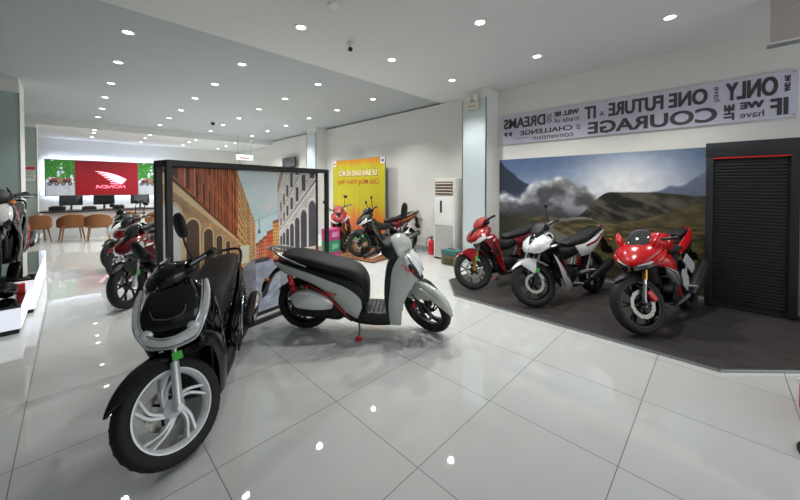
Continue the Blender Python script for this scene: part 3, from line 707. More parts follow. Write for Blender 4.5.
# emblem: a wing of feathers sweeping up to the left, lettering below
M_PK = mat('pink_lit_emblem', '#ff7f9c', .4, emit=1.1); M_PW = mat('pale_lit_emblem', '#ffd9e2', .4, emit=1.2)
ex, ez = .66, 1.72
def feather(bm_, x0, z0, x1, z1, w0, w1, sag, y):
    top = []; bot = []
    for i in range(13):
        t = i/12; x = x0+(x1-x0)*t; z = z0+(z1-z0)*t+sag*math.sin(PI*t*.9); w = w0+(w1-w0)*t
        top.append((x, y, z+w*math.sin(PI*min(1, .12+t*.7)))); bot.append((x, y, z-w*.25))
    bm_.plate(top+bot[::-1], (0, .01, 0))
for m, yy, gg, nm in ((M_PK, -.068, 1.0, 'wing_emblem'), (M_PW, -.080, .55, 'wing_highlight')):
    b = MB()
    for i in range(6):
        x0 = ex+.00+i*.085; z0 = ez+.46-i*.080; x1 = ex+.92-i*.03; z1 = ez+.12-i*.034
        feather(b, x0, z0, x1, z1, .040*gg, .062*gg, .06, yy)
    b.plate([(ex+.40, yy, ez), (ex+.72, yy, ez+.06), (ex+.90, yy, ez+.13), (ex+.84, yy, ez-.0), (ex+.72, yy, ez-.04), (ex+.5, yy, ez-.04)], (0, .01, 0)) if gg == 1.0 else None
    b.build(nm, m, r)
b = MB(); text_mesh(b, 'HONDA', (ex+.90, -.070, ez-.20), (-1, 0, 0), (0, 0, 1), .13, width=.90, bold=.02, shear=.25); b.build('lettering', M_PK, r)
# front desk, monitors, chairs
r = thing('reception_desk', 'long white reception desk with a dark top below the red sign', 'desk', (1.55, 14.35, 0))
b = MB(); b.box((0, -.25, .40), (4.3, .04, .80)); 
for x in (-2.12, -.7, .7, 2.12): b.box((x, .03, .40), (.05, .5, .80))
b.build('desk_body', mat('white_laminate', '#e4e7e9', .35), r)
b = MB(); b.box((0, .02, .83), (4.45, .72, .05), bev=.006); b.build('desk_top', mat('charcoal_laminate', '#3b3d40', .3), r)
def monitor(px, lab, y=14.35, rz=0.0):
    # monitor centred on the sight line through photo column px
    x, _ = gpt(px, 200, 1.0); t = math.tan(math.radians(44.59)-math.atan((px-400)/323.63)); x = y/t
    r = thing('computer_monitor', lab, 'monitor', (x, y, .8555), rz, group='monitors on the reception desk')
    b = MB(); b.box((0, 0, .30), (.52, .035, .31), bev=.008); b.build('screen_case', M_BLKP, r)
    b = MB(); b.box((0, -.019, .30), (.49, .003, .28)); b.build('screen', mat('dark_screen', '#15181c', .15, coat=1), r)
    b = MB(); b.box((0, .01, .005), (.22, .16, .01), bev=.003); b.box((0, .03, .09), (.05, .02, .18)); b.build('monitor_stand', M_BLKP, r)
monitor(71, 'black monitor on the reception desk, leftmost, above the first pair of tan chairs')
monitor(104, 'black monitor on the reception desk below the centre of the red sign')
monitor(140, 'black monitor on the reception desk, rightmost, above the motorcycles')
def low_item(px, lab, nm, cat, y, w, h, m):
    t = math.tan(math.radians(44.59)-math.atan((px-400)/323.63)); x = y/t
    r = thing(nm, lab, cat, (x, y, .8555))
    b = MB(); b.box((0, 0, h/2), (w, .22, h), bev=.01); b.build('housing', m, r)
    b = MB(); b.box((0, -.02, h+.01), (w*.7, .16, .02), bev=.005); b.build('paper_tray', M_DGREY, r)
low_item(57, 'low black printer on the reception desk left of the leftmost monitor', 'printer', 'printer', 14.3, .36, .12, M_BLKP)
low_item(89, 'dark document printer on the reception desk between two monitors', 'printer', 'printer', 14.3, .34, .09, M_DGREY)
low_item(118, 'low dark printer on the reception desk right of the middle monitor', 'printer', 'printer', 14.3, .30, .11, M_BLKP)
M_TAN = mat('tan_leather', '#85552f', .45, bump=.2); M_OAK = mat('oak_legs', '#9c7145', .5, noise=.2, nscale=20)
def make_chair():
    r = thing('tub_chair', 'x', 'chair')
    b = MB()   # curved back and arms: a wrapped shell
    R = []
    for i in range(25):
        a = -PI*1.12/2+PI*1.12*i/24; s_ = math.cos(a*.86); rr = .285
        top = .60+.20*max(0, s_)**1.2
        xo = rr*math.sin(a); yo = -rr*math.cos(a)*.95
        c = []
        for (dr, z) in ((.0, .40), (.028, .42), (.035, top-.02), (.018, top), (-.005, top-.012), (-.012, .44)):
            k = (rr+dr)/rr; c.append((xo*k, yo*k, z))
        R.append(c)
    b.rings(R, True); b.build('tub_back', M_TAN, r)
    b = MB(); b.loft([(0, -.26, .43, .24, .03), (0, -.1, .44, .262, .045), (0, .12, .445, .262, .05), (0, .25, .44, .23, .035)], exp=3.2, ref=(1, 0, 0)); b.build('seat', M_TAN, r)
    for sx in (-1, 1):
        for sy in (-1, 1):
            b = MB(); b.tube([(sx*.19, sy*.17, .42), (sx*.24, sy*.225, 0)], [.024, .013], 12); b.build('leg', M_OAK, r)
    b = MB()
    for sy in (-1, 1): b.bar((-.19, sy*.17, .395), (.19, sy*.17, .395), .02, .03)
    b.build('seat_rail', M_OAK, r)
    return r
pc = None
for (px, py, rz, lab) in ((72, 240.5, .15, 'tan tub chair with wooden legs at the reception desk, under the leftmost monitor'), (99, 240, -.1, 'tan tub chair with wooden legs at the reception desk, under the middle monitor'), (38, 240, .3, 'tan tub chair at the desk, partly hidden by the display box at the left'), (128, 235, -.15, 'tan tub chair at the desk, just left of the row of motorcycles'), (86, 233, 2.9, 'tan tub chair on the far side of the reception desk, facing the customers'), (157, 234, .1, 'tan tub chair at the desk, behind the parked motorcycles')):
    x, y = gpt(px, py, 0)
    if pc is None: o = pc = make_chair()
    else: o = copy_tree(pc)
    y = min(y, 13.72)
    if px == 86: x, y = .62, 15.05
    o.location = (x, y, 0); o.rotation_euler = (0, 0, rz); o['label'] = lab; o['group'] = 'tan chairs at the reception desk'
# notice on the far left column
x = -.99
r = thing('notice_sheet', 'small white notice with a red heading on the second green column', 'notice', (-.86, 13.985, 1.95))
b = MB(); b.box((0, -.004, .0), (.26, .006, .42)); b.build('paper', M_WHITEP, r)
b = MB(); b.box((0, -.009, .16), (.26, .003, .08)); b.build('red_heading', M_REDPL, r)
b = MB()
for k in range(5): b.box((0, -.009, .08-k*.05), (.2-.02*(k % 2), .002, .012))
b.build('text_lines', M_DGREY, r)
# ---------------------------------------------------------------- light boxes on the left
M_BOXW = mat('glowing_white_acrylic', '#eef3ff', .4, emit=.6)
M_BOXT = mat('gloss_black_glass_top', '#08090b', .05, coat=1)
def light_box(label, pts, h):
    r = thing('display_light_box', label, 'display plinth', (0, 0, 0))
    n = len(pts)
    b = MB(); b.plate([(x, y, .05) for x, y in pts], (0, 0, h-.075)); b.build('lit_sides', M_BOXW, r)
    b = MB(); b.plate([(x, y, h-.025) for x, y in pts], (0, 0, .025)); b.build('top', M_BOXT, r)
    c = Vector((sum(p[0] for p in pts)/n, sum(p[1] for p in pts)/n))
    b = MB(); b.plate([(x+(c.x-x)*.02, y+(c.y-y)*.02, 0) for x, y in pts], (0, 0, .05)); b.build('plinth_base', M_DGREY, r)
    return r
light_box('low glowing white display box with gloss black top before the left scooter', [(-.40, 5.36), (-.40, 6.09), (-2.2, 6.09), (-2.2, 5.36)], .30)
light_box('taller glowing white display box carrying the scooter at the left edge', [(-.34, 6.10), (-.34, 8.6), (-2.2, 8.6), (-2.2, 6.10)], .44)
# rounded red box at the right edge
r = thing('red_cooler_box', 'rounded red box with a white band cut off by the right edge of the picture', 'box', (3.57, -.66, 0), -.75)
b = MB(); b.box((0, 0, .15), (.40, .34, .30), bev=.05); b.build('box_body', M_REDPL, r)
b = MB(); b.box((0, 0, .235), (.406, .346, .035), bev=.012); b.build('white_band', M_WHITEP, r)
b = MB(); b.tube([(-.12, 0, .295), (-.11, 0, .335), (.11, 0, .335), (.12, 0, .295)], .01, k=4); b.build('handle', M_DGREY, r)
r = thing('black_cable_coil', 'black and white looped cable lying on the tiles at the right edge', 'cable', (3.04, -.46, 0), 0)
b = MB(); b.tube([(.14*math.cos(a)-.0, .10*math.sin(a), .011) for a in np.linspace(0, 2*PI, 24)], .01, 8); b.build('coil', M_BLKP, r)
b = MB(); b.tube([(.11*math.cos(a), .07*math.sin(a), .007) for a in np.linspace(0, 2*PI, 24)], .006, 8); b.build('inner_lead', M_WHITEP, r)

r = thing('helmet', 'black rounded helmet resting on the low display box at the left edge', 'helmet', (-.545, 5.82, .30))
b = MB(); b.ball((0, 0, .093), (.095, .09, .092), 20); b.build('shell', M_BLK, r)
b = MB(); b.band([(-.07, -.055, .125), (0, -.086, .13), (.07, -.055, .125)], [(-.078, -.058, .07), (0, -.09, .07), (.078, -.058, .07)], .01, .006); b.build('face_shield', M_SMOKE, r)
r = thing('red_package', 'small red package beside the black helmet on the low display box', 'box', (-.45, 5.985, .30), .2)
b = MB(); b.box((0, 0, .06), (.07, .09, .12), bev=.008); b.build('box_body', M_REDPL, r)
b = MB(); b.box((0, 0, .121), (.05, .08, .002)); b.build('tape', M_WHITEP, r)
# ---------------------------------------------------------------- motorcycles (x forward from the rear contact point, y left, z up)
def steer_m(L, trail, rake, ang):
    ax = Vector((-math.sin(rake), 0, math.cos(rake))); p = Vector((L+trail, 0, 0))
    return Matrix.Translation(p) @ Matrix.Rotation(ang, 4, ax) @ Matrix.Translation(-p)
def build_wheel(root, M, ax, az, R, tw, rim, style, nsp=5, disc=None, hubw=.05, name='front_wheel', disc_y=.075, lip=None, hub=None):
    Rr = R-.078 if R < .3 else R-.082
    b = MB(M); c = (ax, 0, az); hw = tw*.36
    # rim with raised lips
    prof = [(Rr+.012, -hw), (Rr+.016, -hw-.004), (Rr-.002, -hw-.004), (Rr-.012, -hw*.75), (Rr-.020, -hw*.4), (Rr-.022, 0), (Rr-.020, hw*.4), (Rr-.012, hw*.75), (Rr-.002, hw+.004), (Rr+.016, hw+.004), (Rr+.012, hw), (Rr+.002, 0)]
    b.use(rim).lathe(prof, c, n=72, closed=True)
    if lip:
        b.use(lip)
        for s in (-1, 1): b.lathe([(Rr+.010, s*(hw+.0045)), (Rr+.016, s*(hw+.0055)), (Rr+.016, s*(hw+.003)), (Rr+.010, s*(hw+.003))], c, n=72, closed=True)
    b.use(hub or rim)
    b.lathe([(0, -hubw), (.025, -hubw), (.034, -hubw*.8), (.050, -hubw*.5), (.052, 0), (.050, hubw*.5), (.034, hubw*.8), (.025, hubw), (0, hubw)], c, n=36)
    b.use(rim)
    def P(r, a, y): return (ax+r*math.cos(a), y, az+r*math.sin(a))
    if style == 'swirl':      # pairs of blades leaving the hub tangentially
        for k in range(nsp):
            a = 2*PI*k/nsp+.35
            for (h0, h1, w0, w1) in ((-.10, .30, .022, .016), (.22, .58, .020, .014)):
                q0 = P(.045, a+h0-.55, 0); q1 = P(.115, a+h0*.6+h1*.15-.03, 0); q2 = P(Rr-.012, a+h1, 0)
                secs = []
                for (p, wy, wt) in ((q0, .018, w0), (q1, .014, w0*.8), (q2, hw*.62, w1)): secs.append((p[0], p[1], p[2], wy, wt*.55))
                b.loft(secs, n=10, k=4, exp=4)
    elif style == 'y':
        for k in range(nsp):
            a = 2*PI*k/nsp+.2
            q0 = P(.03, a, 0); q1 = P(Rr*.52, a, 0)
            b.loft([(q0[0], 0, q0[2], .022, .016), (q1[0], 0, q1[2], .012, .011)], n=10, k=1, exp=4)
            for s in (-1, 1):
                q2 = P(Rr-.012, a+s*.24, 0); q1b = P(Rr*.46, a, 0)
                b.loft([(q1b[0], 0, q1b[2], .012, .009), (q2[0], 0, q2[2], hw*.5, .008)], n=8, k=1, exp=4)
    elif style == 'thin':
        for k in range(nsp):
            a = 2*PI*k/nsp
            for s in (-.0, .26):
                q0 = P(.035, a+s*.3, 0); q2 = P(Rr-.012, a+s, 0)
                b.loft([(q0[0], 0, q0[2], .016, .009), (q2[0], 0, q2[2], hw*.5, .0065)], n=8, k=1, exp=4)
    elif style == 'wire':
        for k in range(36):
            a = 2*PI*k/36; s = 1 if k % 2 else -1; t = 1 if (k//2) % 2 else -1
            b.tube([P(.045, a+t*.9, s*.028), P(Rr-.012, a, 0)], .0018, 5)
    b.v = b.v; w = b.build(name, None, root)
    b = MB(M)
    hh = tw/2
    prof = []
    N = 14
    for i in range(N+1):
        t = -1+2*i/N; y = hh*math.sin(t*PI/2*1.0); r = Rr+.004+(R-Rr-.004)*max(0, math.cos(t*PI/2*.98))**.42
        prof.append((r, y*1.0))
    prof = [(Rr-.002, -hw+.002)]+prof[0:]+[(Rr-.002, hw-.002)]
    b.lathe(prof, c, n=80, closed=True)
    # angled sipes as thin raised tubes, groove shadow put into their darker colour
    b.ms = []; b.use(M_RUB); b.mi = [0]*len(b.f); b.use(mat('tread_shadow_rubber', '#060607', .9))
    for k in range(30):
        a = 2*PI*k/30
        for s in (-1, 1):
            a2 = a+(.05 if s > 0 else -.05)
            pts = []
            for t in (.10, .38, .66):
                y = s*hh*math.sin(t*PI/2); r = Rr+.004+(R-Rr-.004)*max(0, math.cos(t*PI/2*.98))**.42+.0003
                an = a2+t*.16
                pts.append((ax+r*math.cos(an), y, az+r*math.sin(an)))
            b.tube(pts, [.0022, .0026, .0012], 6, k=2)
    b.build('tyre', None, w, sharp=50)
    if disc:
        Rd = disc; b = MB(M); n = 72
        for s in ([-1] if disc_y < 0 else [1]):
            y0 = disc_y; vs_ = []; fs_ = []
            rad = [Rd*.72, Rd*.77, Rd*.82, Rd*.88, Rd*.94, Rd]; b.use(M_DISC)
            for r_ in rad:
                for j in range(n):
                    a = 2*PI*j/n; q = r_*(1+(.018*math.cos(12*a) if r_ == Rd else 0)); vs_.append((ax+q*math.cos(a), y0, az+q*math.sin(a)))
            for i in range(5):
                for j in range(n):
                    if i in (1, 3) and (j+i) % 4 == 0: continue
                    fs_.append([i*n+j, i*n+(j+1) % n, (i+1)*n+(j+1) % n, (i+1)*n+j])
            b.add(vs_, fs_); b.add([(v[0], v[1]+.004, v[2]) for v in vs_], fs_)
            b.use(M_DARKM)
            for k in range(6):
                a = 2*PI*k/6; b.bar((ax+.04*math.cos(a+.3), y0+.002, az+.04*math.sin(a+.3)), (ax+Rd*.74*math.cos(a), y0+.002, az+Rd*.74*math.sin(a)), .014, .005, up=(0, 1, 0))
        b.build('brake_disc', None, w)
    return w
def fender_mesh(M, ax, az, R, a0, a1, w0, wm, w1, drop, gap=.03, n=22, thick=.005, dropf=None):
    # mudguard arched over a wheel: angle measured from straight ahead, upward
    b = MB(M); rings = []; m = 9
    for i in range(n+1):
        t = i/n; a = a0+(a1-a0)*t
        w = (w0*(1-t)+w1*t)*(1-math.sin(PI*t)**.7)+wm*math.sin(PI*t)**.7
        d = drop*(dropf(t) if dropf else (.25+.75*math.sin(PI*t)))
        o = []; q = []
        for j in range(m):
            s = -1+2*j/(m-1); th = s*1.25
            y = w*math.sin(th)/math.sin(1.25); rr = R+gap-d*(1-math.cos(th))/(1-math.cos(1.25))
            o.append((ax+rr*math.cos(a), y, az+rr*math.sin(a))); r2 = rr-thick; q.append((ax+r2*math.cos(a), y*.95, az+r2*math.sin(a)))
        rings.append(o+q[::-1])
    b.rings(rings, True); return b
def spring(M, p0, p1, r, turns, wire):
    b = MB(M); p0 = Vector(p0); p1 = Vector(p1); d = p1-p0; u = d.orthogonal().normalized(); w = d.normalized().cross(u); pts = []
    N = turns*10
    for i in range(N+1):
        t = i/N; a = 2*PI*turns*t; pts.append(p0+d*t+(u*math.cos(a)+w*math.sin(a))*r)
    b.tube([tuple(p) for p in pts], wire, 6); return b
def mirror(root, M, base, mid, tip, rx, rz, tilt, m=None):
    b = MB(M); b.tube([base, mid, tip], [.008, .007, .006], 8, k=4); st = b.build('mirror', m or M_MATB, root)
    b = MB(M @ Matrix.Translation(Vector(tip)) @ Matrix.Rotation(tilt, 4, 'X'))
    b.loft([(.022, 0, 0, rx*.55, rz*.6), (.012, 0, 0, rx*.9, rz*.92), (-.006, 0, 0, rx, rz)], n=28, k=3, exp=2.3); hd = b.build('mirror_head', m or M_MATB, st)
    b = MB(M @ Matrix.Translation(Vector(tip)) @ Matrix.Rotation(tilt, 4, 'X'))
    b.loft([(-.0065, 0, 0, rx*.9, rz*.9), (-.008, 0, 0, rx*.9, rz*.9)], n=28, k=1, exp=2.3); b.build('mirror_glass', M_MIRR, st)
def side_stand(root, x, z0, lean, red=True, y1=-.27):
    zf = abs(y1)*math.tan(lean)+.004
    b = MB(); b.tube([(x, -.09, z0), (x+.02, -.16, z0*.6), (x+.03, y1, zf+.01)], [.012, .011, .010], 10); s = b.build('side_stand', M_DARKM if not red else M_STEEL, root)
    b = MB(); b.box((x+.03, y1, zf+.012), (.07, .045, .022), Matrix.Rotation(lean, 3, 'X').transposed(), bev=.006); b.tube([(x+.027, y1+.02, zf+.04), (x+.03, y1+.002, zf+.018)], .014, 8); b.build('foot_cap', M_REDPL if red else M_DARKM, s)
def place(root, rear, front, lean, zg=0.0):
    dx, dy = front[0]-rear[0], front[1]-rear[1]; root.rotation_euler = (lean, 0, math.atan2(dy, dx)); root.location = (rear[0], rear[1], 0)
    bpy.context.view_layer.update()
    mn = 9
    st = list(root.children_recursive)
    for o in st:
        if o.type == 'MESH' and not (o.name.startswith('side_stand') or o.name.startswith('foot_cap')):
            co = np.empty(len(o.data.vertices)*3); o.data.vertices.foreach_get('co', co); co = co.reshape(-1, 3)
            Mw = np.array(root.matrix_world); z = co@Mw[2, :3]+Mw[2, 3]; mn = min(mn, z.min())
    root.location.z = zg-mn+.0005
def emblem(b, c, s, sgn, side=1):
    # small wing badge of three feathers on a body side (in the xz plane)
    for i in range(3):
        z = c[2]+s*(.28-i*.2); x0 = c[0]-sgn*s*(.5-.1*i); x1 = c[0]+sgn*s*.45
        b.plate([(x0, c[1], z+s*.22), (x0+sgn*s*.2, c[1], z+s*.26), (x1, c[1], z+s*.02-s*.05), (x1-sgn*s*.1, c[1], z-s*.12)], (0, .0015*side, 0))

# ---- large-wheel scooter
def scooter(label, P, lean, steer, group=None, floor_z=0.0):
    body, wheelm, trimm = P['body'], P['wheel'], P['trim']
    r = thing('motor_scooter', label, 'scooter', group=group)
    L, RF, RR_ = 1.353, .286, .298
    S = steer_m(L, .085, math.radians(26), steer); I = Matrix.Identity(4)
    build_wheel(r, S, L, RF, RF, .098, wheelm, 'swirl', 5, disc=.110, disc_y=.066 if P.get('disc_left', True) else -.066, lip=P.get('lip'), hub=P.get('hub'))
    build_wheel(r, I, 0, RR_, RR_, .118, wheelm, 'swirl', 5, name='rear_wheel')
    # fork
    b = MB(S)
    for s in (-1, 1):
        b.use(P['fork']).tube([(L+.006, s*.082, RF-.02), (L-.01, s*.082, RF+.03), (L-.085, s*.078, .52)], [.021, .024, .023], 16)
        b.use(M_CHR).tube([(L-.085, s*.078, .52), (L-.17, s*.075, .70)], .016, 14)
        b.use(P['fork']).tube([(L, s*.060, RF), (L, s*.105, RF)], .018, 14)
    b.use(M_DARKM).bar((L-.172, -.10, .705), (L-.172, .10, .705), .05, .03)
    b.tube([(L-.17, 0, .70), (L-.32, 0, 1.0)], .024, 14)
    fk = b.build('front_fork', None, r)
    b = MB(S); dy = .095 if P.get('disc_left', True) else -.095
    b.box((L-.075, dy*.84, RF+.085), (.06, .045, .10), Matrix.Rotation(.5, 3, 'Y'), bev=.012); b.build('brake_caliper', P['caliper'], fk)
    b = MB(S); sy = P.get('sticker', 1)
    b.box((L-.098, sy*.108, .545), (.058, .002, .045), Matrix.Rotation(-.2, 3, 'Y')); b.build('inspection_sticker', M_GREEN, fk)
    # front fender
    b = fender_mesh(S, L, RF, RF, P.get('fa', .12), 2.25, .004, .074, .07, .070, gap=.038, dropf=lambda t: .15+.95*math.sin(PI*min(1, t*1.05))); fd = b.build('front_fender', body, r)
    if P.get('fender_side', True):
        for s in (-1, 1):
            b = MB(S); b.band([(L+.12, s*.072, RF+.26), (L+.0, s*.082, RF+.325), (L-.12, s*.085, RF+.29), (L-.2, s*.08, RF+.20)], [(L+.09, s*.072, RF+.20), (L+.0, s*.088, RF+.19), (L-.08, s*.09, RF+.15), (L-.17, s*.08, RF+.14)], .012, .005); b.build('fender_side', body, fd)
    # front apron: outer shell, inner leg shield
    b = MB(); b.loft([(1.00, 0, .20, .12, .045), (1.00, 0, .36, .155, .055), (1.035, 0, .52, .185, .065), (1.10, 0, .63, .195, .105), (1.145, 0, .72, .198, .125), (1.13, 0, .81, .19, .10), (1.085, 0, .90, .165, .06), (1.06, 0, .935, .13, .03)], n=32, exp=2.4)
    ap = b.build('front_apron', body, r)
    for s in (-1, 1):
        b = MB(); b.band([(1.06, s*.17, .90), (1.0, s*.195, .78), (.975, s*.20, .58), (.955, s*.19, .38), (.965, s*.16, .16)], [(1.20, s*.14, .86), (1.25, s*.165, .70), (1.16, s*.175, .52), (1.10, s*.175, .36), (1.08, s*.15, .15)], .02, .012); b.build('apron_wing', body, ap)
    b = MB(); b.loft([(.95, 0, .24, .15, .03), (.935, 0, .42, .175, .035), (.95, 0, .62, .185, .045), (.98, 0, .80, .175, .045), (1.02, 0, .90, .14, .03)], n=28, exp=3); b.build('leg_shield', M_DGREY if body is not M_BLK else M_MATB, r)
    # U-shaped light band with chrome edges and a glossy centre
    def U(off, dx=0):
        return [(1.10+dx, off*-.185-0, .945), (1.17+dx, -.195*off, .86), (1.238+dx, -.178*off, .76), (1.265+dx, -.13*off, .685), (1.285+dx, -.06*off, .660), (1.29+dx, 0, .655), (1.285+dx, .06*off, .660), (1.265+dx, .13*off, .685), (1.238+dx, .178*off, .76), (1.17+dx, .195*off, .86), (1.10+dx, .185*off, .945)]
    if P['front'] == 'u':
        b = MB(); pts = catmull(U(1.0), 5); N = len(pts)
        secs = [(p[0]-.004, p[1], p[2], .014, .026*(.35+.65*math.sin(PI*(i/(N-1)))**.4)) for i, p in enumerate(pts)]
        b.loft(secs, n=14, k=1, exp=3.2, ref=(1, 0, .25)); hl = b.build('headlight', M_LENS, r)
        for kk, (o1, dz) in enumerate(((.88, .028), (1.06, -.034))):
            b = MB(); q = [(p[0]+.010, p[1], p[2]+dz*(1 if abs(p[1]) < .15 else .4)) for p in U(o1)]
            b.tube(q, [.003, .007, .008, .009, .008, .007, .003], 10, k=5); b.build('chrome_trim', M_CHR, hl)
        for s in (-1, 1):
            b = MB(); b.ball((1.262, s*.125, .715), (.02, .036, .03), 14); b.build('projector', M_LENS, hl)
            b = MB(); b.plate([(1.276, s*.03, .672), (1.262, s*.12, .700), (1.262, s*.12, .688), (1.276, s*.03, .660)], (.012, 0, 0)); b.build('chrome_strip', M_CHR, hl)
        b = MB(); b.loft([(1.19, 0, .69, .10, .05), (1.225, 0, .735, .155, .05), (1.205, 0, .82, .165, .05), (1.15, 0, .90, .14, .05), (1.10, 0, .965, .10, .03)], n=28, exp=2.4); b.build('centre_panel', M_BLK, ap)
        b = MB(); b.tube([(1.262, -.075, .80), (1.238, -.095, .845), (1.21, -.05, .885), (1.21, .05, .885), (1.238, .095, .845), (1.262, .075, .80), (1.268, 0, .785), (1.262, -.075, .80)], .0035, 6, k=3); b.build('centre_trim', M_STEEL, ap)
    else:
        b = MB(); b.loft([(1.235, 0, .66, .15, .02), (1.275, 0, .70, .165, .03), (1.255, 0, .77, .175, .035), (1.19, 0, .86, .165, .03), (1.14, 0, .91, .13, .02)], n=28, exp=2.3); hl = b.build('headlight', P.get('headm', M_LENS), r)
        for s in (-1, 1):
            if P.get('amber'):
                b = MB(); b.ball((1.17, s*.17, .93), (.03, .03, .022), 14); b.build('turn_signal', M_ORANGE, hl)
            b = MB(); b.band([(1.14, s*.165, .86), (1.22, s*.175, .80), (1.29, s*.15, .73), (1.315, s*.10, .67)], [(1.13, s*.18, .815), (1.20, s*.19, .74), (1.26, s*.165, .675), (1.29, s*.10, .62)], .012, .01); wg = b.build('apron_trim', M_MATB, r)
            b = MB(); b.tube([(1.10, s*.205, .80), (1.17, s*.208, .775), (1.24, s*.198, .725)], [.002, .005, .002], 8, k=4); b.build('red_stripe', M_REDPL, wg)
            b = MB()
            for q in range(4): b.box((1.10+.035*q, s*.214, .83-.018*q), (.022, .003, .012), Matrix.Rotation(.5, 3, 'Y'))
            b.build('side_lettering', M_REDPL if s < 0 else M_REDPL, wg)
    # handlebar cowl and screen (steered)
    b = MB(S); b.loft([(.90, 0, .985, .09, .03), (.95, 0, 1.0, .15, .065), (1.04, 0, .995, .17, .09), (1.12, 0, .97, .14, .07), (1.175, 0, .945, .06, .025)], n=28, exp=2.4); cw = b.build('handlebar_cowl', P['cowl'], r)
    if P['front'] == 'u':
        b = MB(S); b.loft([(1.15, 0, .95, .07, .012), (1.125, 0, 1.01, .105, .012), (1.07, 0, 1.07, .10, .010), (1.01, 0, 1.115, .06, .006)], n=24, exp=2.5); b.build('wind_deflector', M_SMOKE, cw)
        b = MB(S); b.tube([(1.165, -.075, .965), (1.178, -.02, .942), (1.178, .02, .942), (1.165, .075, .965)], [.006, .009, .009, .006], 8, k=4); b.build('position_light', M_LENS, cw)
    else:
        b = MB(S)
        b.loft([(1.165, 0, .90, .03, .012), (1.16, 0, .95, .11, .026), (1.13, 0, 1.02, .125, .032), (1.06, 0, 1.09, .09, .02), (1.02, 0, 1.10, .05, .01)], n=26, exp=2.2); b.build('cowl_panel', P.get('cowl_panel', body), cw)
        b = MB(S)
        for s in (-1, 1): b.band([(1.17, s*.06, .93), (1.10, s*.13, 1.0), (.98, s*.13, 1.08), (.90, s*.10, 1.14)], [(1.14, s*.08, .88), (1.06, s*.17, .93), (.95, s*.16, .99), (.88, s*.11, 1.04)], .012, .008)
        b.build('screen_surround', M_DGREY, cw)
    b = MB(S); b.box((.95, 0, 1.035), (.10, .16, .03), Matrix.Rotation(-.5, 3, 'Y'), bev=.01); b.build('instrument_panel', M_SMOKE, cw)
    b = MB(S); b.tube([(.93, -.32, 1.03), (.955, -.20, 1.02), (.99, 0, .99), (.955, .20, 1.02), (.93, .32, 1.03)], .011, 10, k=4); hb = b.build('handlebar', M_MATB, r)
    for s in (-1, 1):
        b = MB(S); b.tube([(.957, s*.205, 1.02), (.925, s*.345, 1.03)], .0175, 14); b.tube([(.925, s*.345, 1.03), (.922, s*.358, 1.031)], .020, 14); b.build('grip', M_MATB, hb)
        b = MB(S); b.box((.965, s*.185, 1.022), (.05, .06, .05), bev=.01); b.build('switch_block', M_MATB, hb)
        b = MB(S); b.tube([(.985, s*.185, 1.015), (1.015, s*.23, 1.012), (.995, s*.31, 1.018), (.985, s*.345, 1.02)], [.008, .008, .006, .006], 8, k=4); b.build('brake_lever', M_SIL, hb)
        if P.get('folded') in (s, 2): mirror(hb, S, (.965, s*.185, 1.04), (.92, s*.22, 1.06), (.84, s*.27, 1.03), .050, .042, -s*1.2)
        else: mirror(hb, S, (.965, s*.185, 1.04), (.975, s*.20, 1.14), (.99, s*.265, 1.265), .050, .086, -s*.35)
    # floor, keel, rear body core
    b = MB(); b.loft([(.60, 0, .24, .15, .05), (.72, 0, .235, .175, .055), (.92, 0, .235, .175, .055), (1.00, 0, .27, .14, .07)], n=28, exp=4.5); b.build('floorboard', M_MATB if body is M_BLK else M_DGREY, r)
    b = MB()
    for q in range(6): b.box((.70+.045*q, 0, .2925), (.012, .26, .006), bev=.002)
    b.build('floor_mat', M_SEAT, r)
    b = MB(); b.loft([(.48, 0, .24, .12, .06), (.65, 0, .175, .14, .055), (.95, 0, .165, .135, .05), (1.02, 0, .22, .10, .05)], n=24, exp=3.5); b.build('under_cover', M_MATB, r)
    b = MB(); b.loft([(-.27, 0, .765, .05, .02), (-.20, 0, .755, .09, .05), (-.02, 0, .70, .125, .075), (.2, 0, .62, .155, .11), (.42, 0, .52, .165, .16), (.60, 0, .44, .15, .19), (.69, 0, .42, .12, .17)], n=28, exp=3); b.build('body_core', M_MATB if body is not M_BLK else M_BLK, r)
    for s in (-1, 1):
        b = MB(); b.band([(-.29, s*.06, .79), (-.10, s*.125, .755), (.12, s*.16, .70), (.32, s*.178, .635), (.52, s*.18, .555), (.65, s*.165, .44), (.67, s*.155, .33)], [(-.29, s*.06, .765), (-.16, s*.125, .69), (.02, s*.155, .645), (.20, s*.172, .57), (.34, s*.182, .475), (.50, s*.18, .30), (.62, s*.165, .215)], .028, .014); sp_ = b.build('side_panel', body, r)
        b = MB(); b.band([(.06, s*.165, .60), (.26, s*.18, .50), (.42, s*.188, .35), (.58, s*.17, .205)], [(.10, s*.160, .55), (.28, s*.175, .45), (.42, s*.182, .29), (.56, s*.17, .18)], .008, .01); b.build('lower_trim', M_MATB, sp_)
        if P['front'] != 'u':
            b = MB(); b.tube([(.12, s*.185, .59), (.28, s*.198, .50), (.46, s*.20, .33), (.54, s*.195, .225)], [.002, .006, .006, .002], 8, k=4); b.build('red_stripe', M_REDPL, sp_)
            b = MB()
            for q in range(4): b.box((.32+.03*q, s*.213, .52-.006*q), (.018, .004, .022), Matrix.Rotation(.45, 3, 'Y'))
            b.box((.34, s*.213, .495), (.12, .003, .006), Matrix.Rotation(.25, 3, 'Y')); b.build('side_lettering', M_REDPL, sp_)
        else:
            b = MB(); b.tube([(.30, s*.209, .56), (.42, s*.211, .49), (.50, s*.205, .38), (.52, s*.20, .29)], [.002, .005, .005, .002], 8, k=4); b.build('chrome_stripe', M_CHR, sp_)
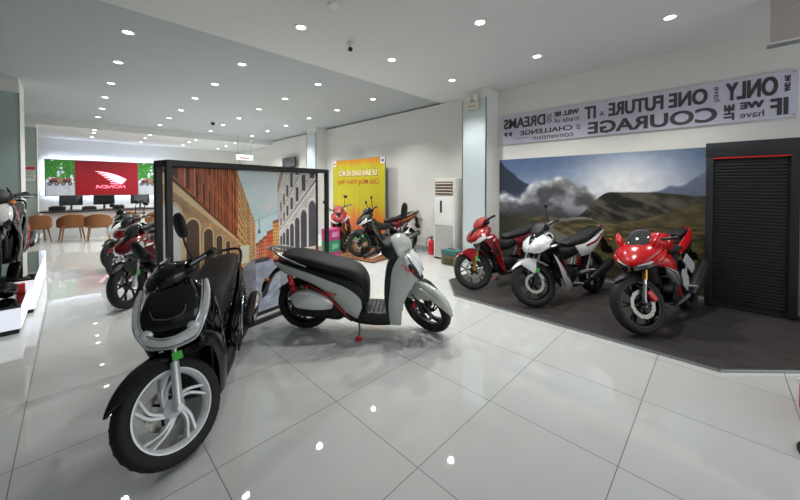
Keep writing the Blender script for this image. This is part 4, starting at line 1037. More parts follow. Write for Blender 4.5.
    # seat
    b = MB(); b.loft([(-.19, 0, .865, .085, .022), (-.13, 0, .86, .125, .04), (.02, 0, .845, .15, .05), (.18, 0, .805, .16, .055), (.34, 0, .76, .165, .055), (.48, 0, .725, .162, .06), (.60, 0, .66, .15, .07), (.665, 0, .57, .135, .06), (.685, 0, .47, .12, .045), (.69, 0, .36, .11, .035)], n=32, exp=2.7); st = b.build('seat', M_SEAT, r)
    b = MB(); b.tube([(-.10, -.135, .845), (.10, -.158, .79), (.34, -.164, .725), (.55, -.15, .66)], .0025, 6, k=4); b.tube([(-.10, .135, .845), (.10, .158, .79), (.34, .164, .725), (.55, .15, .66)], .0025, 6, k=4); b.build('seat_seam', M_MATB, st)
    # grab rail
    b = MB(); gm = P['rail']
    b.tube([(.10, -.165, .775), (-.12, -.15, .855), (-.25, -.11, .91), (-.32, 0, .915), (-.25, .11, .91), (-.12, .15, .855), (.10, .165, .775)], [.008, .013, .015, .013, .015, .013, .008], 12, k=5)
    if P.get('rack', True):
        b.tube([(-.16, -.07, .905), (-.36, -.05, .925), (-.36, .05, .925), (-.16, .07, .905)], .008, 8, k=4)
        for y in (-.04, .04): b.tube([(-.14, y, .90), (-.34, y*.8, .925)], .007, 8)
    b.build('grab_rail', gm, r)
    # tail lamp, rear fender, plate holder
    b = MB(); b.loft([(-.26, 0, .79, .075, .022), (-.30, 0, .79, .06, .018), (-.315, 0, .785, .035, .01)], n=20); b.build('tail_lamp', M_REDL, r)
    FS = .5 if P.get('short_tail') else .88
    b = MB(); b.loft([(-.24, 0, .71, .08, .03), (-.24-.08*FS, 0, .66, .075, .02), (-.24-.17*FS, 0, .55, .07, .012), (-.24-.23*FS, 0, .44, .07, .008), (-.24-.25*FS, 0, .36, .055, .006)], n=18, exp=4); rf = b.build('rear_fender', M_MATB, r)
    b = MB(); b.box((-.24-.225*FS, 0, .50), (.008, .16, .12), Matrix.Rotation(.28, 3, 'Y')); b.build('plate_holder', M_MATB, rf)
    for s in ((-1, 1) if FS > .6 else ()):
        b = MB(); b.ball((-.22-.17*FS, s*.10, .60), (.03, .025, .018), 12); b.build('turn_signal', M_ORANGE, rf)
    # engine: transmission case on the right, cover, muffler on the left
    b = MB(); b.loft([(-.09, -.105, .30, .045, .075), (.05, -.115, .295, .055, .09), (.22, -.12, .275, .05, .075), (.40, -.115, .265, .055, .085), (.47, -.11, .27, .04, .06)], n=24, exp=3); b.loft([(.10, -.03, .32, .09, .10), (.30, 0, .32, .11, .12), (.46, 0, .33, .08, .08)], n=20, exp=3)
    en = b.build('engine', M_DARKM, r)
    b = MB(); b.lathe([(0, -.012), (.05, -.012), (.066, 0), (.066, .02)], (.37, -.165, .265), (0, 1, 0), 28); b.lathe([(0, -.012), (.045, -.012), (.06, 0), (.06, .02)], (.0, -.160, .30), (0, 1, 0), 28)
    for q in range(5): b.bar((.07+.045*q, -.172, .235), (.085+.045*q, -.172, .30), .008, .008)
    b.build('case_ribs', M_DARKM, en)
    b = MB(); b.loft([(-.05, -.15, .41, .04, .04), (-.01, -.17, .425, .065, .08), (.12, -.178, .43, .075, .095), (.27, -.172, .40, .065, .075), (.36, -.15, .36, .04, .035)], n=24, exp=5); b.build('air_cleaner_cover', P['airbox'], en)
    b = MB(); b.tube([(.45, .06, .30), (.36, .13, .20), (.20, .165, .22), (.12, .17, .25)], .018, 12, k=4); b.use(M_MATB)
    ex = b.build('exhaust_pipe', M_DARKM, r)
    b = MB(); b.loft([(.16, .165, .235, .035, .035), (.10, .175, .255, .055, .06), (-.10, .18, .30, .06, .07), (-.30, .18, .35, .058, .066), (-.35, .178, .362, .04, .045)], n=24, exp=2.4); mu = b.build('muffler', M_DARKM, ex)
    b = MB(); b.band([(.13, .222, .305), (-.05, .235, .37), (-.28, .232, .42)], [(.14, .225, .24), (-.05, .238, .285), (-.26, .235, .335)], .018, .008); b.build('heat_shield', M_CHR, mu)
    b = MB(); b.lathe([(.018, -.01), (.028, -.01), (.028, .02), (.018, .02)], (-.362, .178, .366), (1, 0, -.25), 16, closed=True); b.build('muffler_tip', M_STEEL, mu)
    # rear shocks
    for s in (-1, 1):
        b = spring(I, (-.045, s*.125, .385), (-.095, s*.12, .60), .026, 8, .0085); sk = b.build('shock_spring', P['shock'], r)
        b = MB(); b.tube([(-.02, s*.125, .31), (-.10, s*.12, .66)], .013, 10); b.tube([(-.085, s*.12, .58), (-.105, s*.12, .665)], .03, 12); b.build('shock_body', P['shock'] if P['front'] != 'u' else M_DARKM, sk)
    b = MB(); b.bar((-.02, .10, .30), (.30, .08, .30), .05, .03, .01); b.bar((0, -.13, .30), (0, .13, .30), .025, .025, .008); b.build('swingarm', M_DARKM, r)
    side_stand(r, .62, .17, lean)
    return r
# ---- sport underbone motorcycle
def underbone(label, P, lean, steer, group=None):
    body, acc = P['body'], P['accent']
    r = thing('motorcycle', label, 'motorcycle', group=group)
    L, RF = 1.278, P.get('R', .292); tw = P.get('tw', .085)
    S = steer_m(L, .08, math.radians(25.5), steer); I = Matrix.Identity(4)
    build_wheel(r, S, L, RF, RF, tw, P['wheel'], P['rim'], P.get('nsp', 7), disc=.125 if P.get('disc', 1) else None, disc_y=.060, lip=P.get('lip'), hubw=.04)
    build_wheel(r, I, 0, RF+.003, RF+.003, tw+.03, P['wheel'], P['rim'], P.get('nsp', 7), name='rear_wheel', lip=P.get('lip'), disc=.11, disc_y=-.07 if False else .075, hubw=.05)
    b = MB(S)
    for s in (-1, 1):
        b.use(P['fork']).tube([(L+.004, s*.080, RF-.02), (L-.012, s*.080, RF+.04), (L-.10, s*.078, .55)], [.019, .023, .022], 14)
        b.use(P.get('fork_up', M_STEEL)).tube([(L-.10, s*.078, .55), (L-.20, s*.076, .76)], .017, 12)
        b.use(P['fork']).tube([(L, s*.055, RF), (L, s*.10, RF)], .016, 12)
    b.use(M_DARKM).bar((L-.185, -.09, .73), (L-.185, .09, .73), .05, .03); b.tube([(L-.18, 0, .72), (L-.30, 0, .98)], .022, 12)
    fk = b.build('front_fork', None, r)
    if P.get('disc', 1):
        b = MB(S); b.box((L-.09, .082, RF+.075), (.055, .045, .10), Matrix.Rotation(.5, 3, 'Y'), bev=.012); b.build('brake_caliper', P['caliper'], fk)
    b = MB(S); b.box((L-.058, .112, RF+.155), (.045, .002, .06), Matrix.Rotation(-.3, 3, 'Y')); b.build('inspection_sticker', M_GREEN, fk)
    b = fender_mesh(S, L, RF, RF, .75, 2.45, .03, .070, .055, .05, gap=.032); fd = b.build('front_fender', P.get('fender', body), r)
    for s in (-1, 1):
        b = MB(S); b.band([(L+.13, s*.066, RF+.29), (L+.02, s*.076, RF+.325), (L-.10, s*.08, RF+.30)], [(L+.10, s*.07, RF+.235), (L-.01, s*.088, RF+.13), (L-.075, s*.092, RF+.09)], .012, .006); b.build('fender_side', P.get('fender', body), fd)
    # nose cowl, headlights, visor
    b = MB(); b.loft([(1.30, 0, .70, .03, .018), (1.275, 0, .73, .11, .05), (1.20, 0, .78, .185, .085), (1.10, 0, .835, .20, .095), (1.00, 0, .89, .16, .07), (.93, 0, .915, .07, .03)], n=28, exp=1.9); nc = b.build('front_cowl', body, r)
    b = MB(); b.loft([(1.305, 0, .725, .015, .02), (1.245, 0, .805, .05, .035), (1.165, 0, .875, .075, .05), (1.08, 0, .935, .09, .04)], n=18, exp=2); b.build('cowl_centre', P.get('nose_c', M_BLK), nc)
    for s in (-1, 1):
        b = MB(); b.band([(1.295, s*.035, .725), (1.26, s*.12, .785), (1.17, s*.195, .835)], [(1.295, s*.045, .685), (1.25, s*.14, .70), (1.165, s*.21, .755)], .02, .012); b.build('headlight', M_LENS, nc)
        b = MB(); b.band([(1.30, s*.02, .76), (1.20, s*.10, .865), (1.05, s*.15, .925)], [(1.295, s*.03, .735), (1.225, s*.13, .815), (1.07, s*.20, .87)], .012, .01); b.build('cowl_blade', acc, nc)
        b = MB(); b.tube([(1.26, s*.09, .69), (1.18, s*.175, .735), (1.12, s*.20, .77)], [.003, .005, .002], 6, k=4); b.build('accent_line', P['stripe'], nc)
        b = MB(); b.loft([(1.15, s*.215, .765, .02, .012), (1.11, s*.238, .775, .022, .014), (1.07, s*.243, .785, .012, .008)], n=12); b.build('turn_signal', P.get('signal', M_LENS), nc)
    b = MB(); b.loft([(1.17, 0, .90, .05, .015), (1.13, 0, .95, .095, .03), (1.07, 0, 1.02, .10, .035), (1.02, 0, 1.055, .085, .025), (.99, 0, 1.08, .05, .01)], n=22, exp=2.4); b.build('visor', P.get('visor', M_SMOKE), nc)
    b = MB(S); b.loft([(.90, 0, .985, .09, .03), (.98, 0, 1.0, .12, .045), (1.07, 0, .985, .10, .04)], n=22, exp=3); b.box((.965, 0, 1.05), (.09, .13, .03), Matrix.Rotation(-.6, 3, 'Y'), bev=.01); b.build('instrument_panel', M_MATB, r)
    b = MB(S); b.tube([(.90, -.33, 1.02), (.94, -.21, 1.02), (.99, 0, 1.0), (.94, .21, 1.02), (.90, .33, 1.02)], .011, 10, k=4); hb = b.build('handlebar', M_MATB, r)
    for s in (-1, 1):
        b = MB(S); b.tube([(.936, s*.215, 1.02), (.893, s*.35, 1.02)], .017, 12); b.build('grip', M_MATB, hb)
        b = MB(S); b.box((.945, s*.19, 1.02), (.045, .05, .045), bev=.01); b.build('switch_block', M_MATB, hb)
        b = MB(S); b.tube([(.965, s*.19, 1.015), (.995, s*.24, 1.01), (.97, s*.335, 1.015)], .006, 8, k=4); b.build('brake_lever', M_SIL, hb)
        if P.get('mirrors', (1, 1))[0 if s < 0 else 1]: mirror(hb, S, (.945, s*.19, 1.04), (.96, s*.22, 1.15), (.965, s*.27, 1.255), .052, .034, -s*.5)
    # front side fairings
    for s in (-1, 1):
        b = MB(); b.band([(1.19, s*.17, .79), (1.06, s*.205, .82), (.94, s*.18, .79), (.86, s*.15, .68), (.80, s*.14, .52)], [(1.19, s*.145, .74), (1.07, s*.19, .62), (.99, s*.205, .46), (.92, s*.20, .30), (.80, s*.17, .22)], .03, .014); sf = b.build('side_fairing', P.get('fair', body), r)
        if 'lowpanel' in P:
            b = MB(); b.band([(1.10, s*.212, .66), (1.05, s*.236, .50), (.98, s*.225, .32), (.86, s*.18, .17)], [(1.00, s*.22, .56), (.90, s*.232, .40), (.80, s*.205, .24), (.72, s*.165, .20)], .012, .008); b.build('lower_white_panel', P['lowpanel'], sf)
        b = MB(); b.band([(1.16, s*.185, .79), (1.06, s*.21, .75), (.98, s*.222, .64), (.90, s*.21, .50)], [(1.15, s*.187, .765), (1.06, s*.215, .69), (1.00, s*.228, .56), (.92, s*.22, .42)], .012, .006); b.build('fairing_insert', acc, sf)
        b = MB(); b.band([(1.06, s*.226, .62), (.99, s*.250, .52), (.91, s*.244, .38)], [(1.05, s*.229, .585), (.975, s*.250, .47), (.90, s*.240, .33)], .008, .004); b.build('graphic_stripe', P['stripe'], sf)
        b = MB(); emblem(b, (1.03, s*.238, .72), .06, 1, s); b.build('wing_badge', P.get('badge', M_WHT), sf)
        b = MB(); b.band([(.96, s*.17, .34), (.84, s*.15, .27), (.70, s*.12, .24)], [(.93, s*.16, .20), (.83, s*.14, .17), (.70, s*.11, .17)], .012, .01); b.build('belly_fairing', P.get('belly', body), sf)
    b = MB(); b.loft([(1.12, 0, .80, .12, .09), (1.04, 0, .68, .11, .10), (.98, 0, .56, .10, .07)], n=20, exp=3); b.build('inner_cowl', M_MATB, r)
    b = MB(); b.loft([(1.02, 0, .78, .09, .07), (.88, 0, .68, .09, .085), (.70, 0, .62, .10, .085), (.52, 0, .64, .11, .08), (.30, 0, .70, .10, .07), (.05, 0, .76, .08, .06), (-.2, 0, .85, .06, .04)], n=24, exp=3); b.build('centre_frame_cover', M_MATB, r)
    # engine
    b = MB(); b.loft([(.48, 0, .33, .09, .08), (.60, 0, .33, .125, .12), (.74, 0, .34, .125, .12), (.82, 0, .36, .08, .09)], n=24, exp=3.2); b.loft([(.76, 0, .40, .07, .07), (.90, 0, .46, .065, .065), (.96, 0, .49, .05, .05)], n=18, exp=4)
    en = b.build('engine', M_DARKM, r)
    for s in (-1, 1):
        b = MB(); b.lathe([(0, s*.016), (.055, s*.014), (.075, 0), (.075, -s*.03)], (.66, s*.135, .33), (0, 1, 0), 28); b.build('engine_side_cover', M_STEEL if P.get('engine_bright') else M_DARKM, en)
    b = MB()
    for q in range(6): b.box((.80+.025*q, 0, .41+.012*q), (.006, .155, .15), Matrix.Rotation(-.35, 3, 'Y'))
    b.build('cooling_fins', M_STEEL, en)
    b = MB(); b.tube([(.95, .04, .44), (.93, .09, .28), (.80, .12, .20), (.45, .14, .20), (.25, .15, .25)], .017, 12, k=4); ex = b.build('exhaust_pipe', M_DARKM, r)
    b = MB(); b.loft([(.30, .155, .24, .03, .03), (.20, .16, .27, .048, .055), (-.10, .17, .37, .052, .066), (-.24, .17, .415, .045, .055)], n=22); mu = b.build('muffler', M_MATB, ex)
    b = MB(); b.band([(.18, .21, .32), (-.02, .222, .395), (-.2, .218, .45)], [(.18, .213, .25), (-.02, .225, .32), (-.2, .22, .38)], .01, .006); b.build('heat_shield', P.get('shield', M_STEEL), mu)
    # seat and tail
    b = MB(); b.loft([(.60, 0, .73, .06, .03), (.52, 0, .755, .10, .045), (.36, 0, .775, .13, .05), (.20, 0, .80, .135, .05), (.10, 0, .835, .125, .05), (-.10, 0, .885, .115, .042), (-.27, 0, .92, .075, .028), (-.31, 0, .925, .04, .012)], n=28, exp=2.8); b.build('seat', M_SEAT, r)
    for s in (-1, 1):
        b = MB(); b.band([(.50, s*.115, .715), (.24, s*.14, .745), (.0, s*.135, .82), (-.25, s*.09, .905), (-.42, s*.035, .965)], [(.38, s*.12, .56), (.22, s*.145, .585), (.02, s*.14, .665), (-.2, s*.10, .79), (-.38, s*.035, .91)], .022, .012); tp = b.build('tail_panel', P.get('tail', body), r)
        b = MB(); b.band([(.30, s*.163, .715), (.05, s*.168, .775), (-.18, s*.13, .862)], [(.30, s*.164, .69), (.05, s*.170, .745), (-.18, s*.132, .84)], .006, .004); b.build('graphic_stripe', P['stripe'] if P.get('tailstripe', 1) else acc, tp)
        b = MB(); b.tube([(.05, s*.14, .83), (-.12, s*.15, .90), (-.28, s*.11, .945), (-.33, s*.06, .95)], .010, 10, k=4); b.build('grab_rail', P.get('rail', M_SIL), r)
    b = MB(); b.loft([(-.36, 0, .93, .05, .025), (-.42, 0, .94, .035, .02)], n=14); b.build('tail_lamp', M_REDL, r)
    FS = P.get('fs', 1.0)
    b = MB(); b.loft([(-.18, 0, .80, .07, .02), (-.30, 0, .78, .06, .018), (-.32-.12*FS, 0, .66, .05, .01), (-.32-.18*FS, 0, .52, .05, .006)], n=16, exp=4); rf = b.build('rear_fender', M_MATB, r)
    for s in (-1, 1):
        b = MB(); b.tube([(-.38, 0, .74), (-.39, s*.10, .74)], .006, 8); b.ball((-.39, s*.12, .74), (.025, .03, .016), 12); b.build('turn_signal', M_ORANGE, rf)
    b = MB(); b.box((-.32-.155*FS, 0, .58), (.006, .17, .12), Matrix.Rotation(.4, 3, 'Y')); b.build('plate_holder', M_MATB, rf)
    # swingarm, shock, chain guard, foot rests
    b = MB()
    for s in (-1, 1): b.bar((-.02, s*.10, RF), (.46, s*.085, .34), .022, .045, .006)
    b.bar((-.0, -.13, RF), (0, .13, RF), .02, .02); b.build('swingarm', P.get('swing', M_STEEL), r)
    b = spring(I, (.30, 0, .42), (.24, 0, .66), .03, 7, .008); b.build('shock_spring', P.get('shock', M_REDSP), r)
    b = MB(); b.bar((.02, -.075, RF+.07), (.44, -.075, .42), .02, .05, .006); b.build('chain_guard', M_MATB, r)
    for s in (-1, 1):
        b = MB(); b.bar((.60, s*.07, .24), (.62, s*.13, .22), .03, .03, .004); b.tube([(.62, s*.12, .22), (.62, s*.25, .23)], .013, 10); b.build('foot_rest', M_SIL, r)
        b = MB(); b.tube([(.28, s*.13, .36), (.26, s*.22, .37)], .011, 10); b.bar((.45, s*.12, .35), (.27, s*.135, .36), .012, .035, .004); b.bar((.30, s*.13, .36), (.16, s*.12, .60), .010, .03, .004); b.build('passenger_foot_rest', M_SIL, r)
    side_stand(r, .58, .20, lean, P.get('redfoot', True), -.25)
    return r
# ---- fully faired sport motorcycle
def sportbike(label, P, lean, steer):
    body = P['body']; r = thing('sport_motorcycle', label, 'motorcycle')
    L, RF = 1.325, .305; S = steer_m(L, .09, math.radians(25), steer); I = Matrix.Identity(4)
    build_wheel(r, S, L, RF, RF, .112, M_RIMB, 'thin', 6, disc=.145, disc_y=.068, hubw=.05)
    build_wheel(r, I, 0, RF, RF, .15, M_RIMB, 'thin', 6, name='rear_wheel', disc=.11, disc_y=.085, hubw=.06)
    b = MB(S)
    for s in (-1, 1):
        b.use(M_STEEL).tube([(L+.0, s*.098, RF-.03), (L-.012, s*.098, RF+.06), (L-.075, s*.098, .50)], [.018, .024, .019], 16)
        b.use(M_CHR).tube([(L-.06, s*.098, .46), (L-.10, s*.098, .56)], .018, 14)
        b.use(M_GOLD).tube([(L-.095, s*.098, .545), (L-.20, s*.098, .80)], .026, 18)
        b.use(M_DARKM).tube([(L, s*.06, RF), (L, s*.125, RF)], .018, 14)
    b.use(M_DARKM).bar((L-.19, -.12, .76), (L-.19, .12, .76), .06, .03); b.tube([(L-.18, 0, .74), (L-.28, 0, .98)], .024, 12); fk = b.build('front_fork', None, r)
    b = MB(S); b.box((L-.10, .105, RF+.07), (.06, .05, .12), Matrix.Rotation(.5, 3, 'Y'), bev=.014); b.build('brake_caliper', M_REDPL, fk)
    b = fender_mesh(S, L, RF, RF, .95, 2.5, .03, .078, .06, .05, gap=.03); fd = b.build('front_fender', M_MATB, r)
    # nose, headlights, screen
    b = MB(); b.loft([(1.39, 0, .715, .03, .015), (1.355, 0, .745, .10, .04), (1.27, 0, .795, .175, .075), (1.16, 0, .85, .215, .095), (1.04, 0, .895, .20, .085), (.95, 0, .915, .14, .05)], n=32, exp=2.1); nc = b.build('nose_cowl', body, r)
    for s in (-1, 1):
        b = MB(); b.band([(1.385, s*.02, .72), (1.325, s*.115, .75), (1.21, s*.205, .80)], [(1.37, s*.03, .665), (1.305, s*.115, .675), (1.19, s*.20, .71)], .016, .012); hl = b.build('headlight', M_SMOKE, nc)
        b = MB(); b.band([(1.378, s*.055, .728), (1.325, s*.122, .752), (1.245, s*.19, .788)], [(1.372, s*.06, .712), (1.32, s*.127, .732), (1.245, s*.195, .768)], .02, .01); b.build('light_strip', M_LENS, hl)
        b = MB(); b.band([(1.29, s*.17, .77), (1.23, s*.215, .82), (1.11, s*.235, .87)], [(1.28, s*.18, .72), (1.22, s*.225, .75), (1.11, s*.24, .80)], .018, .012); b.build('cowl_wing', body, nc)
        b = MB(); b.tube([(1.335, s*.06, .785), (1.265, s*.13, .835), (1.19, s*.165, .875)], [.002, .007, .002], 6, k=4); b.build('white_line', M_WHT, nc)
        b = MB(S if False else I); b.tube([(1.18, s*.15, .88), (1.16, s*.175, .93), (1.14, s*.185, .97)], .010, 8, k=3); mi = b.build('mirror', M_MATB, r)
        b = MB(); b.loft([(1.19, s*.15, .90, .025, .018), (1.17, s*.17, .95, .036, .024), (1.14, s*.19, 1.00, .03, .018), (1.11, s*.205, 1.045, .01, .008)], n=16); b.build('mirror_head', body, mi)
    b = MB(); b.loft([(1.25, 0, .87, .04, .006), (1.19, 0, .93, .10, .020), (1.11, 0, .995, .115, .024), (1.03, 0, 1.05, .085, .018), (1.0, 0, 1.07, .05, .008)], n=24, exp=2.2); b.build('windscreen', mat('smoked_windscreen', '#26282b', .05, coat=1, spec=.9), nc)
    b = MB(S); b.box((1.05, 0, 1.0), (.06, .16, .07), Matrix.Rotation(-.5, 3, 'Y'), bev=.01); b.tube([(1.02, -.12, .93), (.98, -.22, .93), (.92, -.34, .92)], .011, 10, k=3); b.tube([(1.02, .12, .93), (.98, .22, .93), (.92, .34, .92)], .011, 10, k=3); hb = b.build('handlebar', M_MATB, r)
    for s in (-1, 1):
        b = MB(S); b.tube([(.975, s*.225, .93), (.915, s*.35, .92)], .017, 12); b.build('grip', M_MATB, hb)
        b = MB(S); b.tube([(1.0, s*.20, .93), (1.02, s*.25, .925), (.98, s*.34, .92)], .006, 8, k=3); b.build('brake_lever', M_MATB, hb)
    # tank
    b = MB(); b.loft([(1.04, 0, .87, .09, .04), (.94, 0, .90, .15, .085), (.80, 0, .91, .175, .115), (.66, 0, .905, .17, .11), (.54, 0, .85, .13, .085), (.47, 0, .80, .09, .05)], n=30, exp=2.7); tk = b.build('fuel_tank', body, r)
    b = MB(); b.lathe([(0, .006), (.035, .006), (.04, 0)], (.80, 0, 1.024), (0, 0, 1), 20); b.build('tank_cap', M_MATB, tk)
    b = MB()
    for s in (-1, 1): emblem(b, (.80, s*.178, .93), .10, 1, s)
    b.build('wing_badge', M_WHT, tk)
    # side fairing
    for s in (-1, 1):
        b = MB(); b.band([(1.28, s*.16, .77), (1.12, s*.225, .81), (.95, s*.215, .80), (.82, s*.18, .76)], [(1.23, s*.16, .70), (1.10, s*.24, .68), (.97, s*.24, .60), (.84, s*.20, .56)], .025, .012); sf = b.build('side_fairing', body, r)
        b = MB(); b.band([(1.16, s*.225, .69), (1.02, s*.245, .63), (.84, s*.215, .58), (.68, s*.17, .60)], [(1.10, s*.215, .60), (.97, s*.235, .49), (.84, s*.215, .44), (.68, s*.17, .50)], .02, .012); b.build('silver_fairing_panel', mat('titanium_bodywork', '#777a7c', .25, .5, coat=.8), sf)
        b = MB(); b.tube([(1.17, s*.235, .70), (1.02, s*.262, .625), (.86, s*.235, .57)], [.002, .006, .002], 6, k=4); b.build('white_line', M_WHT, sf)
        b = MB(); b.band([(1.00, s*.225, .49), (.88, s*.21, .40), (.72, s*.175, .36), (.52, s*.14, .40)], [(.98, s*.19, .33), (.86, s*.165, .23), (.72, s*.13, .20), (.52, s*.11, .24)], .016, .012); b.build('belly_fairing', M_MATB, sf)
        b = MB(); b.band([(.94, s*.235, .50), (.80, s*.205, .38), (.64, s*.17, .30)], [(.92, s*.232, .455), (.79, s*.20, .335), (.64, s*.168, .27)], .012, .006); b.build('red_lower_blade', body, sf)
    b = MB(); b.loft([(1.18, 0, .82, .16, .06), (1.08, 0, .66, .14, .10), (1.04, 0, .50, .12, .07)], n=20, exp=3); b.box((1.075, 0, .56), (.03, .26, .22), Matrix.Rotation(.15, 3, 'Y')); b.build('radiator', M_MATB, r)
    b = MB(); b.loft([(1.05, 0, .80, .10, .08), (.85, 0, .70, .12, .12), (.60, 0, .62, .13, .12), (.40, 0, .70, .11, .07), (.15, 0, .80, .09, .05), (-.12, 0, .88, .06, .035)], n=24, exp=3); b.build('frame_cover', M_MATB, r)
    b = MB(); b.loft([(.48, 0, .36, .10, .10), (.62, 0, .35, .14, .14), (.80, 0, .36, .13, .13), (.90, 0, .42, .09, .10)], n=24, exp=3.2); en = b.build('engine', M_DARKM, r)
    for s in (-1, 1):
        b = MB(); b.lathe([(0, s*.016), (.06, s*.014), (.085, 0), (.085, -s*.03)], (.66, s*.145, .36), (0, 1, 0), 28); b.build('engine_side_cover', M_DARKM, en)
    # seats and tail
    b = MB(); b.loft([(.52, 0, .785, .07, .03), (.44, 0, .79, .11, .04), (.28, 0, .80, .13, .04), (.17, 0, .83, .12, .045), (.12, 0, .87, .10, .03)], n=24, exp=2.8); b.build('rider_seat', M_SEAT, r)
    b = MB(); b.loft([(.14, 0, .93, .08, .02), (.06, 0, .955, .10, .03), (-.10, 0, .985, .095, .03), (-.22, 0, 1.0, .06, .018)], n=22, exp=2.8); b.build('pillion_seat', M_SEAT, r)
    for s in (-1, 1):
        b = MB(); b.band([(.36, s*.10, .80), (.16, s*.125, .90), (-.05, s*.12, .965), (-.26, s*.075, 1.01), (-.38, s*.02, 1.02)], [(.30, s*.11, .72), (.14, s*.135, .78), (-.06, s*.13, .865), (-.24, s*.08, .94), (-.37, s*.02, .985)], .022, .012); tp = b.build('tail_panel', body, r)
        b = MB(); b.band([(.16, s*.145, .775), (-.02, s*.14, .85), (-.16, s*.11, .90)], [(.12, s*.12, .70), (-.02, s*.12, .78), (-.14, s*.10, .85)], .01, .008); b.build('tail_lower_cover', M_MATB, tp)
    b = MB(); b.loft([(.25, 0, .82, .10, .05), (.05, 0, .87, .10, .06), (-.18, 0, .95, .07, .04), (-.30, 0, .985, .035, .02)], n=18, exp=3); b.build('tail_core', M_MATB, r)
    b = MB(); b.loft([(-.30, 0, .975, .05, .02), (-.38, 0, 1.0, .03, .012)], n=14); b.build('tail_lamp', M_REDL, r)
    b = MB(); b.loft([(-.18, 0, .90, .05, .02), (-.27, 0, .80, .05, .015), (-.34, 0, .66, .05, .008), (-.37, 0, .57, .05, .006)], n=16, exp=4); b.box((-.365, 0, .62), (.006, .17, .12), Matrix.Rotation(.4, 3, 'Y')); rf = b.build('plate_holder', M_MATB, r)
    b = MB(); 
    for s in (-1, 1): b.bar((-.03, s*.115, RF), (.46, s*.10, .38), .025, .05, .008)
    b.bar((0, -.15, RF), (0, .15, RF), .022, .022); b.build('swingarm', M_DARKM, r)
    b = MB(); b.tube([(.90, .03, .44), (.98, .07, .30), (.85, .10, .20), (.50, .13, .22), (.30, .16, .28)], .02, 12, k=4); ex = b.build('exhaust_pipe', M_STEEL, r)
    b = MB(); b.loft([(.36, .165, .26, .035, .035), (.26, .175, .32, .055, .075), (.02, .19, .45, .06, .085), (-.16, .20, .545, .058, .08), (-.22, .20, .575, .045, .06)], n=24, exp=2.8); mu = b.build('muffler', M_MATB, ex)
    b = MB(); b.lathe([(.02, 0), (.034, 0), (.034, .03), (.02, .03)], (-.245, .20, .588), (1, 0, -.5), 18, closed=True); b.build('muffler_tip', M_STEEL, mu)
    for s in (-1, 1):
        b = MB(); b.plate([(.46, s*.13, .50), (.38, s*.13, .56), (.28, s*.135, .46), (.30, s*.135, .36), (.38, s*.135, .30), (.46, s*.13, .38)], (0, s*.012, 0)); b.plate([(.34, s*.13, .64), (.20, s*.13, .72), (.02, s*.135, .58), (.04, s*.135, .47), (.16, s*.135, .48)], (0, s*.012, 0))
        b.tube([(.36, s*.14, .36), (.36, s*.24, .36)], .012, 10); b.tube([(.07, s*.14, .50), (.06, s*.22, .50)], .011, 10); b.bar((.33, s*.136, .48), (.24, s*.136, .62), .012, .03, .003)
        b.build('foot_rest_bracket', mat('pale_silver_casting', '#b9bcbd', .35, .2), r)
    b = spring(I, (.34, 0, .45), (.30, 0, .66), .032, 7, .009); b.build('shock_spring', M_REDSP, r)
    side_stand(r, .60, .22, lean, False, -.27)
    return r
# ---------------------------------------------------------------- the motorcycles in the room
LEAN = math.radians(8)
SHB = dict(body=M_BLK, wheel=M_SILP, trim=M_CHR, fork=M_SIL, caliper=M_DARKM, front='u', fa=.60, short_tail=True, cowl=M_BLK, rail=M_DARKM, airbox=M_STEEL, shock=M_DARKM, lip=M_CHR, sticker=1, disc_left=False, rack=False, fender_side=False)
SHG = dict(folded=-1, body=M_GREY, wheel=M_RIMB, trim=M_MATB, fork=M_MATB, caliper=M_REDPL, front='g', cowl=M_DGREY, rail=M_CHR, airbox=mat('bright_silver_cover', '#d9dcdd', .16, .3, coat=.8), shock=M_REDSP, disc_left=False, sticker=1)
o = scooter('glossy black scooter with silver wheels and chrome headlight trim, nearest the camera', SHB, LEAN, math.radians(-42)); place(o, (1.127, 3.40), (.45, 2.23), LEAN)
o = scooter('cement grey scooter with black seat and red rear shocks before the street panel', SHG, LEAN, math.radians(-36)); place(o, (1.84, 3.29), (2.69, 2.28), LEAN)
UR = dict(body=M_REDP, accent=M_MATB, wheel=M_BRONZE, rim='y', fork=M_GOLD, caliper=M_DARKM, stripe=M_MATB, lip=M_GOLD, belly=M_MATB, nsp=5, tail=M_DRED, mirrors=(0, 0), visor=M_REDP, signal=M_LENS, rail=M_DARKM)
UW = dict(body=M_WHT, fair=M_BLK, lowpanel=M_WHT, accent=M_BLK, wheel=M_RIMB, rim='thin', fork=M_MATB, caliper=M_STEEL, stripe=M_REDP, nsp=6, mirrors=(0, 1), visor=M_MATB, rail=M_DARKM, badge=M_DARKM, belly=M_WHT, shield=M_MATB)
o = underbone('dark red sport motorcycle with bronze front wheel, leftmost on the dark wood platform', UR, LEAN, math.radians(-28)); place(o, (5.50, 2.23), (4.28, 2.61), LEAN, PLZ)
o = underbone('white and black sport motorcycle, middle of the three on the dark wood platform', UW, LEAN, math.radians(-30)); place(o, (5.45, 1.31), (4.215, 1.67), LEAN, PLZ)
o = sportbike('bright red fully faired sport motorcycle with gold forks at the platform\'s right end', dict(body=M_RED2), LEAN, math.radians(-26)); place(o, (5.53, .27), (4.23, .55), LEAN, PLZ)
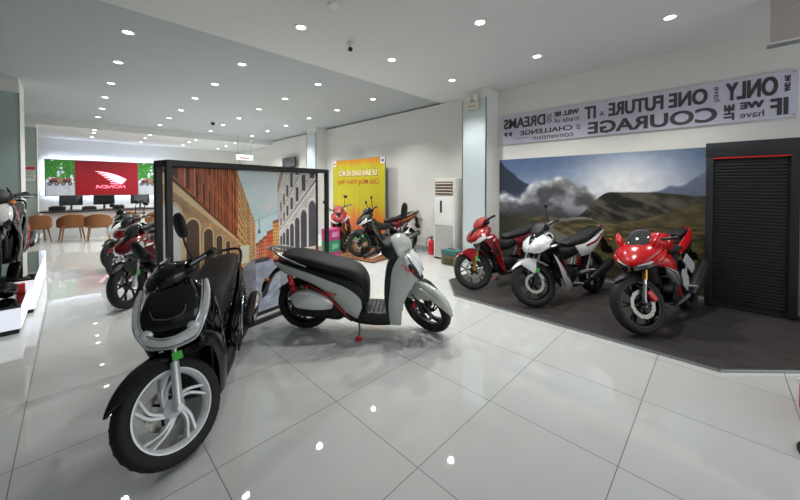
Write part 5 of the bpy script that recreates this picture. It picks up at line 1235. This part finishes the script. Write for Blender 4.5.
# two in front of the yellow banner
UF = dict(body=M_REDP, accent=M_MATB, wheel=M_RIMB, rim='y', fork=M_DARKM, caliper=M_DARKM, stripe=M_WHT, nsp=5, R=.28, mirrors=(1, 1), visor=M_REDP)
UB = dict(body=M_MATB, accent=M_SMOKE, wheel=M_RIMB, rim='y', fork=M_DARKM, caliper=M_DARKM, stripe=M_GOLD, nsp=5, fs=.1, R=.28, mirrors=(1, 1), tail=M_DRED, badge=M_GOLD, belly=M_MATB)
o = underbone('red motorcycle with black mirrors in front of the left half of the yellow banner', UF, LEAN, math.radians(-15)); place(o, (5.30, 7.38), (4.56, 6.38), LEAN, .036)
o = underbone('black motorcycle with gold trim lines before the right edge of the yellow banner', UB, LEAN, math.radians(-15)); place(o, (5.72, 5.36), (4.50, 5.62), LEAN, .036)
r = thing('wooden_pallet', 'low brown wooden board under the two motorcycles by the yellow banner', 'pallet', (4.98, 6.3, 0), .12)
b = MB()
for k in range(8): b.box((0, -1.02+k*.292, .027), (1.6, .27, .014), bev=.003)
b.build('deck_board', mat('brown_plywood', '#7b5236', .5, noise=.3, nscale=6), r)
b = MB()
for x in (-.7, 0, .7): b.box((x, 0, .01), (.09, 2.3, .02))
b.build('bearer', mat('brown_timber', '#5d3f2a', .7), r)
# row behind the left end of the street panel
G3 = dict(body=M_DRED, accent=M_MATB, wheel=M_RIMB, rim='y', fork=M_SIL, fork_up=M_CHR, caliper=M_DARKM, stripe=M_CHR, R=.285, tw=.10, mirrors=(1, 1), fender=M_MATB, nsp=5, disc=0)
G2 = dict(body=M_DRED, accent=M_WHT, wheel=M_CHR, rim='wire', fork=M_SIL, fork_up=M_CHR, caliper=M_DARKM, stripe=M_CHR, R=.29, tw=.075, mirrors=(1, 1), disc=0)
G1 = dict(body=M_WHT, accent=M_MATB, wheel=M_RIMB, rim='y', fork=M_DARKM, caliper=M_DARKM, stripe=M_MATB, R=.285, mirrors=(1, 1), fender=M_MATB, nsp=5, belly=M_MATB)
for (P_, fr, lab, st) in ((G3, (.52, 5.46), 'dark red motorcycle with silver fork, nearest in the row behind the left panel post', 6), (G2, (.62, 7.15), 'dark red motorcycle with chrome wire-spoked front wheel, middle of the row behind the panel post', 0), (G1, (.60, 8.05), 'black and white motorcycle farthest in the row behind the left panel post', 0)):
    o = underbone(lab, P_, LEAN, math.radians(st)); place(o, (fr[0]+.98, fr[1]+.82), fr, LEAN)
# black scooter on the light box at the left edge
SL = dict(SHB); SL.update(wheel=M_RIMB, lip=None, fork=M_DARKM, front='b', folded=2, cowl_panel=M_MATB, headm=M_LENS, amber=True)
o = scooter('black scooter standing on the taller glowing display box at the left edge', SL, math.radians(3), math.radians(10)); place(o, (-.62, 7.66), (-.66, 6.46), math.radians(3), .4405)
